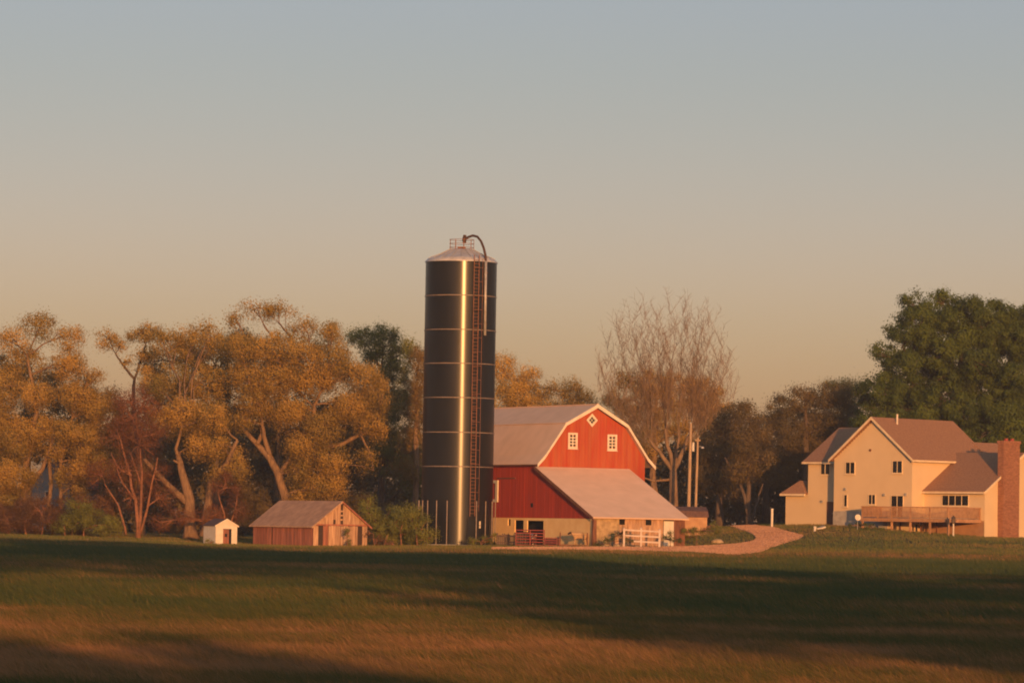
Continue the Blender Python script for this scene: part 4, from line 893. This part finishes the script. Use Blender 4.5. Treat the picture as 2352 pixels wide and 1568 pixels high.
tree('maple_tree', 'great dense green tree towering behind the house', 396,
     [[(2200, 1210, .75), (2200, 1040, .62), (2205, 900, .4), (2210, 780, .2)], [(2200, 1040, .4), (2120, 930, .3), (2080, 850, .15)], [(2202, 1000, .4), (2290, 900, .3), (2330, 800, .15)]],
     [(2100, 702, 34, 28), (2128, 720, 30, 26), (2158, 684, 20, 20), (2185, 702, 34, 26), (2222, 706, 32, 22), (2270, 712, 34, 26), (2320, 728, 36, 30), (2365, 740, 40, 36), (2068, 760, 32, 32), (2125, 772, 46, 38), (2200, 770, 50, 42), (2280, 780, 50, 42), (2350, 800, 44, 48), (2045, 822, 32, 28), (2100, 840, 44, 40), (2175, 855, 52, 44), (2255, 860, 52, 46), (2330, 880, 50, 50), (2030, 860, 20, 16), (2005, 895, 34, 26), (2060, 905, 46, 36), (2130, 930, 52, 42), (2215, 940, 56, 46), (2300, 960, 56, 46), (1990, 935, 26, 24), (2355, 960, 40, 60), (2040, 960, 44, 34), (2120, 1000, 50, 40), (2220, 1020, 56, 44), (2310, 1040, 56, 46), (1980, 965, 24, 18), (2020, 800, 14, 10), (2360, 1060, 40, 50), (2150, 820, 55, 50, 3), (2250, 825, 60, 50, 3), (2180, 905, 60, 50, 3), (2290, 905, 60, 55, 3), (2085, 885, 50, 45, 3), (2240, 1000, 60, 50, 3), (2120, 960, 55, 45, 3), (2110, 735, 44, 34, 2), (2190, 740, 50, 36, 2), (2270, 750, 54, 38, 2), (2335, 775, 46, 44, 2), (2330, 990, 50, 60, 3), (2060, 930, 46, 40, 3), (2160, 1040, 60, 40, 2)],
     'leaf_green', 'bark_dark', dens=66, size=.44, seed=27, clr=.44, shell=.62, front=4, cpm=2.3)
# shrubs near the buildings
tree('bush', 'big light green bush between the wooden shed and the silo', 339,
     [[(925, 1258, .08), (920, 1220, .05)], [(880, 1258, .08), (872, 1215, .05)], [(960, 1256, .08), (955, 1215, .05)]],
     [(868, 1212, 24, 32), (905, 1200, 30, 26), (945, 1195, 26, 28), (975, 1215, 22, 26), (850, 1180, 16, 22), (925, 1225, 36, 26), (985, 1238, 18, 16), (890, 1235, 28, 20), (842, 1160, 14, 16), (955, 1240, 30, 16), (895, 1185, 26, 20), (930, 1178, 22, 18), (865, 1190, 22, 24), (960, 1185, 18, 20)],
     'leaf_bush', 'bark_red', dens=110, size=.30, cat='bush', seed=30, clr=.36, droop=-.3)
tree('bush', 'brown twiggy bush touching the right corner of the wooden shed', 336,
     [[(862, 1260, .05), (858, 1225, .03)], [(880, 1260, .04), (890, 1228, .03)]],
     [(862, 1238, 18, 18), (885, 1245, 18, 14), (845, 1225, 10, 14), (905, 1250, 16, 9)],
     'leaf_brown', 'bark_red', dens=80, size=.16, cat='bush', seed=31, clr=.25, twigs=14)
tree('bush', 'low green bush at the foot of the silo', 338.5,
     [[(1105, 1254, .04), (1104, 1244, .02)]],
     [(1085, 1244, 14, 10), (1108, 1240, 16, 12), (1128, 1240, 13, 14), (1136, 1230, 7, 8)],
     'leaf_bush', 'bark_red', dens=200, size=.16, cat='bush', seed=32, clr=.18)
tree('bush', 'green shrub patch at the right end of the lean-to', 337.5,
     [[(1600, 1233, .04), (1600, 1222, .02)]],
     [(1578, 1222, 14, 12), (1600, 1218, 16, 13), (1622, 1217, 14, 12), (1642, 1206, 12, 12), (1585, 1232, 18, 8), (1650, 1218, 14, 8)],
     'leaf_bush', 'bark_red', dens=150, size=.18, cat='bush', seed=33, clr=.22)
tree('bush', 'dark weed clump growing against the stone lean-to wall', 332.5,
     [[(1410, 1246, .03), (1410, 1236, .02)]],
     [(1392, 1240, 10, 9), (1415, 1232, 11, 12), (1432, 1222, 9, 11), (1440, 1240, 18, 8), (1375, 1248, 12, 5)],
     'leaf_green', 'bark_red', dens=170, size=.16, cat='bush', seed=34, clr=.18)
tree('bush', 'weed clump growing between white fence and white lean-to door', 332.5,
     [[(1540, 1240, .03), (1540, 1230, .02)]],
     [(1540, 1228, 10, 10), (1530, 1238, 14, 7), (1556, 1238, 14, 8)],
     'leaf_green', 'bark_red', dens=160, size=.16, cat='bush', seed=35, clr=.18)
tree('bush', 'small weed tuft growing against the white hut side', 335.5,
     [[(478, 1246, .02), (478, 1238, .02)]], [(476, 1240, 6, 6), (486, 1244, 7, 4)], 'leaf_bush', 'bark_red', dens=200, size=.14, cat='bush', seed=36, clr=.12)
tree('bush', 'green vine bush hanging over the right half of the wooden shed front', 332.3,
     [[(797, 1258, .03), (797, 1230, .02)]], [(800, 1225, 9, 18), (797, 1245, 10, 12)], 'leaf_bush', 'bark_red', dens=170, size=.15, cat='bush', seed=37, clr=.14)
tree('bush', 'shadowed shrub bed below the left end of the deck', 361.5,
     [[(2010, 1216, .03), (2010, 1206, .02)]], [(1965, 1206, 20, 6), (1995, 1207, 18, 7), (2020, 1213, 18, 6), (2045, 1222, 14, 5)], 'leaf_green', 'bark_red', dens=160, size=.16, cat='bush', seed=38, clr=.15)

# ------------------------------------------------------------------ the bare upright tree
def bare_tree(name, label, D, base_px, fork_px, tips, seed):
    random.seed(seed); r = np.random.default_rng(seed)
    b0 = P(*base_px, D); base = Vector((b0.x, D, g1(b0.x, D) - .2))
    t = thing(name, label, 'tree', base)
    fk = P(*fork_px, D) - base
    tm = MB(); tm.tube([(0, 0, -.2), tuple(fk * .35), tuple(fk * .7), tuple(fk)], [.62, .48, .42, .36], 10)
    tm.build('trunk', 'bark', t, True)
    br = MB(); tw = MB()
    hubs = [P(*h_, D + random.uniform(-1.5, 1.5)) - base for h_ in ((1492, 1010), (1528, 985), (1560, 1000), (1590, 990))]
    for hb in hubs: limb(br, fk, hb, .27, .13, 5, .03, 7)
    tips = tips + [((a_[0][0] + random.uniform(-14, 14), a_[0][1] + random.uniform(10, 60)), a_[1] * .55, (a_[2][0] + random.uniform(-10, 10), a_[2][1] + random.uniform(-30, 30))) for a_ in tips]
    for tip, rad0, mid in tips:
        e = P(*tip, D + random.uniform(-5, 5)) - base; m = P(*mid, D + random.uniform(-2, 2)) - base
        hb = min(hubs, key=lambda q: abs(q.x - m.x)); st = fk.lerp(hb, random.uniform(.55, 1.0))
        p0, p1, p2, p3 = st, st.lerp(m, .5) + Vector((random.uniform(-.2, .2), random.uniform(-.4, .4), 0)), m, e
        pts = []
        for i in range(11):
            f = i / 10; q = ((1 - f) ** 3) * p0 + 3 * ((1 - f) ** 2) * f * p1 + 3 * (1 - f) * f * f * p2 + f ** 3 * p3
            pts.append(q + Vector((random.uniform(-1, 1), random.uniform(-1, 1), 0)) * .08 * (0 < i < 10))
        br.tube(pts, [rad0 * .32 * (1 - .93 * i / 10) for i in range(11)], 6, False)
        for i in range(3, 11):                       # side shoots that curve upward
            for _ in range(3):
                a = pts[i]; dirx = Vector((random.uniform(-1, 1), random.uniform(-1, 1), random.uniform(.9, 2.2))).normalized()
                Ln = random.uniform(1.2, 3.4) * (1.15 - .05 * i); b = a + dirx * Ln + Vector((0, 0, Ln * .25))
                ps = limb(tw, a, b, .019, .007, 4, .05, 3)
                for q in ps[1:]:
                    for _ in range(2):
                        d2 = Vector((random.uniform(-1, 1), random.uniform(-1, 1), random.uniform(.3, 1.6))).normalized() * random.uniform(.4, 1.1)
                        tw.tube([q, q + d2 * .5 + Vector((0, 0, .03)), q + d2], [.012, .01, .006], 3, False)
    br.build('limbs', 'twig', t, True); tw.build('twigs', 'twig', t)
    return t
tips = [((1395, 800), .16, (1440, 950)), ((1420, 765), .15, (1460, 930)), ((1452, 742), .16, (1480, 900)), ((1482, 735), .18, (1500, 900)), ((1512, 735), .20, (1515, 900)), ((1540, 722), .20, (1540, 900)),
        ((1568, 725), .2, (1560, 900)), ((1598, 742), .18, (1590, 900)), ((1628, 752), .18, (1610, 920)), ((1655, 790), .16, (1635, 930)), ((1672, 830), .14, (1640, 960)), ((1385, 860), .13, (1430, 990)), ((1460, 800), .12, (1500, 1000)), ((1610, 800), .12, (1575, 980)), ((1530, 790), .12, (1530, 950)), ((1375, 900), .10, (1440, 1020)), ((1680, 880), .10, (1630, 1000)), ((1500, 770), .12, (1480, 960)), ((1580, 765), .12, (1600, 970))]
bare_tree('bare_tree', 'tall leafless tree with fanning upright branches behind the barn', 379, (1549, 1166), (1546, 1080), tips, 41)
t = bpy.data.objects['bare_tree.001'] if 'bare_tree.001' in bpy.data.objects else None
if t:
    lb = MB(); b = t.location
    lb.tube([P(1545, 1100, 379) - b, P(1530, 1102, 379) - b, P(1500, 1104, 378) - b, P(1478, 1096, 378) - b], [.16, .13, .10, .05], 6, False); lb.build('low_limb', 'bark', t, True)

# ------------------------------------------------------------------ wood behind, one dark mass
def woodland(name, label, spans, D0, D1, lm, dens, seed, bm='bark_dark'):
    r = np.random.default_rng(seed); C, T = [], []
    for px0, px1, top, bot, step in spans:
        for px in np.arange(px0, px1, step):
            D = r.uniform(D0, D1); k = D / F
            y1 = top + r.uniform(-8, 14)
            for py in np.arange(y1 + 18, bot, 30):
                c = np.array(P(px + r.uniform(-10, 10), py, D)); rad = np.array([26, 26, 22]) * k
                n = int(math.pi * rad[0] * rad[2] * dens); pc, tt, _, _ = lobe_points(c, rad, n, 10, .6, r, 0, .4)
                C.append(pc); T.append(tt)
    C = np.concatenate(C); T = np.concatenate(T); keep = C[:, 2] > gz(C[:, 0], C[:, 1]); C, T = C[keep], T[keep]
    o = face_mesh(name, leaves(C, .55, 0, .6, r), lm, None, T, 'stuff'); tag(o, label, 'woodland'); return o
woodland('dark_woodland', 'dark shaded wood filling the gaps behind the farmyard trees', [(150, 990, 985, 1225, 24), (-60, 150, 1130, 1225, 24), (1140, 1380, 960, 1190, 26), (1380, 1960, 1020, 1205, 24), (1960, 2420, 1010, 1215, 30), (2420, 2760, 985, 1220, 34), (-330, -60, 960, 1215, 34)], 418, 450, 'leaf_dark', 42, 51)
woodland('far_woodland', 'brownish far wood seen low between the left trees', [(200, 860, 930, 1120, 34)], 452, 470, 'leaf_brown', 14, 52)

# ------------------------------------------------------------------ trees behind the camera that throw the long shadows over the field
def uv(u, v): a = R(SUN_AZ); return v * math.cos(a) - u * math.sin(a), v * math.sin(a) + u * math.cos(a)
def shade_tree(label, u, v, lobes, seed, trunk_h):
    r = np.random.default_rng(seed); random.seed(seed)
    x, y = uv(u, v); zg = g1(x, y); t = thing('roadside_tree', label, 'tree', (x, y, zg), -SUN_AZ * 0, group='tall trees along the road')
    a = R(SUN_AZ); ex = Vector((math.cos(a), math.sin(a), 0)); ey = Vector((-math.sin(a), math.cos(a), 0))
    tm = MB(); limb(tm, (0, 0, -.3), (0, 0, trunk_h), .55, .2, 6, .02, 9); tm.build('trunk', 'bark_dark', t, True)
    bm_ = MB(); C, T = [], []
    for lv, lz, rv_, rz_ in lobes:
        c = ex * (lv - v) + ey * r.uniform(-1, 1) + Vector((0, 0, lz - zg)); rad = np.array([rv_, min(rv_, rz_) * .9, rz_])
        n = int(math.pi * rv_ * rz_ * 26); pc, tt, cl, _ = lobe_points(np.zeros(3), rad, n, max(10, int(rv_ * rz_ * 3)), .8, r, 0, .25)
        q = np.array(ex)[None, :] * pc[:, :1] + np.array(ey)[None, :] * pc[:, 1:2] + np.array([[0, 0, 1.]]) * pc[:, 2:3] + np.array(c)
        C.append(q); T.append(tt); limb(bm_, (0, 0, min(trunk_h, max(1.5, c.z * .7))), c, .2, .06, 4, .04, 6)
    bm_.build('branches', 'bark_dark', t, True)
    C = np.concatenate(C); T = np.concatenate(T); keep = C[:, 2] > .1; C, T = C[keep], T[keep]
    face_mesh('crown', leaves(C, .75, 0, .75, r), 'leaf_green', t, T); return t
HU = -20
def HH(h): return h - 1.57
shade_tree('small roadside tree behind the viewpoint', HU, 4, [(2, 4.0, 6, 4.2), (7.0, 3.2, 4.6, 4.2), (-6, 4, 6, 5)], 61, 5)
shade_tree('great roadside tree with a high crown', HU, 31, [(8, 17.4, 5.4, 4.2), (14, 17.8, 5.6, 4.8), (20, 18.6, 5.6, 5.4), (26, 19.0, 5.6, 5.6), (19, 24.3, 5.5, 3.6), (26, 23.8, 5, 3.4), (31, 18.6, 5, 5), (35, 17.5, 5, 5), (25, 9.2, 7.4, 3.7), (27, 4, 7.2, 5), (32, 12.8, 7.4, 4.8)], 62, 22)
shade_tree('roadside tree with low branches', HU, 42, [(40, 17.8, 5, 4.8), (45.5, 18.8, 4.2, 4.4), (39, 10, 6, 6), (47, 10, 6, 6), (42, 4, 8, 5), (49, 13.6, 4, 5)], 63, 18)
shade_tree('roadside tree with a flat crown', HU, 64, [(55, 12.8, 5, 4.4), (61, 12.8, 5, 4.4), (67, 13.1, 5, 4.4), (73, 13.4, 5, 4.4), (57, 7, 6, 6), (66, 7, 6, 6), (73, 7, 6, 6), (57, 3.5, 9, 4.5), (71, 3.5, 8, 4.5)], 64, 14)
shade_tree('roadside tree at the end of the row', HU, 88, [(79, 13.6, 5, 4.4), (85, 13.9, 5, 4.4), (91, 14.2, 5, 4.4), (97, 14.2, 5, 4.4), (81, 8, 6, 6), (90, 8, 6, 6), (98, 8, 6, 6), (85, 3.5, 10, 4.5), (99, 4, 7, 5)], 65, 15)

# ------------------------------------------------------------------ grass
_lat = rng.uniform(0, 1, (257, 257))
def vn(x, y, s):
    x = np.asarray(x) / s + 1000; y = np.asarray(y) / s + 1000; i = np.floor(x).astype(int); j = np.floor(y).astype(int); f = x - i; g = y - j
    f = f * f * (3 - 2 * f); g = g * g * (3 - 2 * g); L = lambda a, b: _lat[a % 257, b % 257]
    return (L(i, j) * (1 - f) + L(i + 1, j) * f) * (1 - g) + (L(i, j + 1) * (1 - f) + L(i + 1, j + 1) * f) * g
def dryness_and_light(x, y):
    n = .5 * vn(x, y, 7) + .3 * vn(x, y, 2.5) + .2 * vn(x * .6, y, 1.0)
    prof_ = np.interp(y, [60, 100, 125, 150, 165, 190, 215, 262, 275, 292, 305, 400], [.74, .66, .36, .28, .48, .46, .10, .10, .52, .52, .42, .40])  # besides real dryness, greener in the shadow band and browner in the sunlit strip
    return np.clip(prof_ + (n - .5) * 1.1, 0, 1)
def blades(n, d0, d1, power, h0, h1, w, lean, seed, spread=1.3):
    r = np.random.default_rng(seed)
    D = (d0 ** power + r.uniform(0, 1, n) * (d1 ** power - d0 ** power)) ** (1 / power)
    X = r.uniform(-1, 1, n) * .128 * spread * D; keep = ~in_road(X + r.normal(0, .25, n), D + r.normal(0, .5, n)); X, D = X[keep], D[keep]; n = len(X)
    # gather into tufts
    Z = gz(X, D) - .01; dr = dryness_and_light(X, D)
    tuft = vn(X, D, .55) * .6 + vn(X, D, 2.2) * .4
    h = (h0 + (h1 - h0) * r.uniform(0, 1, n)) * (.75 + .5 * tuft); ww = w * (D / d0) ** .75 * r.uniform(.6, 1.4, n)
    ang = r.uniform(0, math.pi, n); b = np.stack([np.cos(ang) * ww, np.sin(ang) * ww * .5, np.zeros(n)], 1)
    base = np.stack([X, D, Z], 1)
    lx = -lean * h * r.uniform(.3, 1.5, n) + r.normal(0, .25, n) * h; ly = r.normal(0, .35, n) * h
    tip = base + np.stack([lx, ly, h * (1 - .25 * np.minimum(1, np.abs(lx) / np.maximum(h, .01)))], 1)
    V = np.stack([base - b * .55, base + b * .55, tip], 1)
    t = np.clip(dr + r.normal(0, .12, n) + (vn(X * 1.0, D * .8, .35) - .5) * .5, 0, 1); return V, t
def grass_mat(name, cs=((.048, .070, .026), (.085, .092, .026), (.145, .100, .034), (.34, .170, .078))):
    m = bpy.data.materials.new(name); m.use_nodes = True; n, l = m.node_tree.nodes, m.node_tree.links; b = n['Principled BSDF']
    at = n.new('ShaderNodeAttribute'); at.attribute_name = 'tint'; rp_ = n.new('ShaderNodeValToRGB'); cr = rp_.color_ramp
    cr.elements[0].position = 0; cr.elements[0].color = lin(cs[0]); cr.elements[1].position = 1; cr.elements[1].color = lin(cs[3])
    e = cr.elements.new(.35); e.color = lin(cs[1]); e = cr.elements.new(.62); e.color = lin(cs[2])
    l.new(at.outputs['Fac'], rp_.inputs['Fac']); l.new(rp_.outputs[0], b.inputs['Base Color']); b.inputs['Roughness'].default_value = .75; b.inputs['Specular IOR Level'].default_value = .15
    tr = n.new('ShaderNodeBsdfTranslucent'); l.new(rp_.outputs[0], tr.inputs['Color']); ms = n.new('ShaderNodeMixShader'); ms.inputs[0].default_value = .25
    l.new(b.outputs[0], ms.inputs[1]); l.new(tr.outputs[0], ms.inputs[2]); l.new(ms.outputs[0], n['Material Output'].inputs['Surface']); return m
pts_ = []
for i in range(len(fine) - 1):
    a0, b0, a1_, b1_ = fine[i][0], fine[i][1], fine[i + 1][0], fine[i + 1][1]
    ar = ((a1_ - a0).length + (b1_ - b0).length) * .5 * ((b0 - a0).length + (b1_ - a1_).length) * .5; m_ = int(min(ar * 55, 3000))
    s_, t_ = rng.uniform(0, 1, (m_, 1)), rng.uniform(.01, .99, (m_, 1))
    q = (np.array(a0) * (1 - s_) + np.array(a1_) * s_) * (1 - t_) + (np.array(b0) * (1 - s_) + np.array(b1_) * s_) * t_
    pts_.append(np.column_stack([q, gz(q[:, 0], q[:, 1]) + .055]))
pts_ = np.concatenate(pts_); M['gravel_stone'] = mat('gravel_stone', (.52, .30, .20), (.35, .19, .125), rough=.9, scale=.5, attr='tint')
tag(face_mesh('loose_gravel', leaves(pts_, .12, 0, .8), 'gravel_stone', None, rng.uniform(0, 1, len(pts_)), 'stuff'), 'loose pinkish gravel strewn over the driveway', 'gravel')
M['grass'] = grass_mat('field_grass_blade')
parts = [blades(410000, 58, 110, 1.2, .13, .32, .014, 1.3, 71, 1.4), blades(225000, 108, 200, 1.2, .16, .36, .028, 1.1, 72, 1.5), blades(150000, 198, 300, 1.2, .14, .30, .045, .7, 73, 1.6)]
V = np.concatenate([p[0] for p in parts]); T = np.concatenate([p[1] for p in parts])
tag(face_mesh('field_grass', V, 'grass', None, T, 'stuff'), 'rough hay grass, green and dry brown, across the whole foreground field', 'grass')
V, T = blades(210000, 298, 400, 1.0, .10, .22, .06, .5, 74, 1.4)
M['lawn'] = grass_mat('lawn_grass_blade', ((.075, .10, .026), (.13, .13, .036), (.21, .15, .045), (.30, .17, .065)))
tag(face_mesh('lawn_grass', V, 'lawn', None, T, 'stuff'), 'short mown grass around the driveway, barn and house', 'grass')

hz_ = MB().box(-700, 700, -320, 1250, -3.5, 34).build('haze', M['field']); hm = bpy.data.materials.new('thin_evening_haze'); hm.use_nodes = True
_hn, _hl = hm.node_tree.nodes, hm.node_tree.links; _hn.remove(_hn['Principled BSDF']); _pv = _hn.new('ShaderNodeVolumePrincipled')
_pv.inputs['Color'].default_value = (.84, .83, .90, 1); _pv.inputs['Density'].default_value = .00017; _pv.inputs['Anisotropy'].default_value = 0.0
_hl.new(_pv.outputs[0], _hn['Material Output'].inputs['Volume']); hz_.data.materials.clear(); hz_.data.materials.append(hm); tag(hz_, 'thin warm evening haze over the farm', 'haze', kind='stuff')
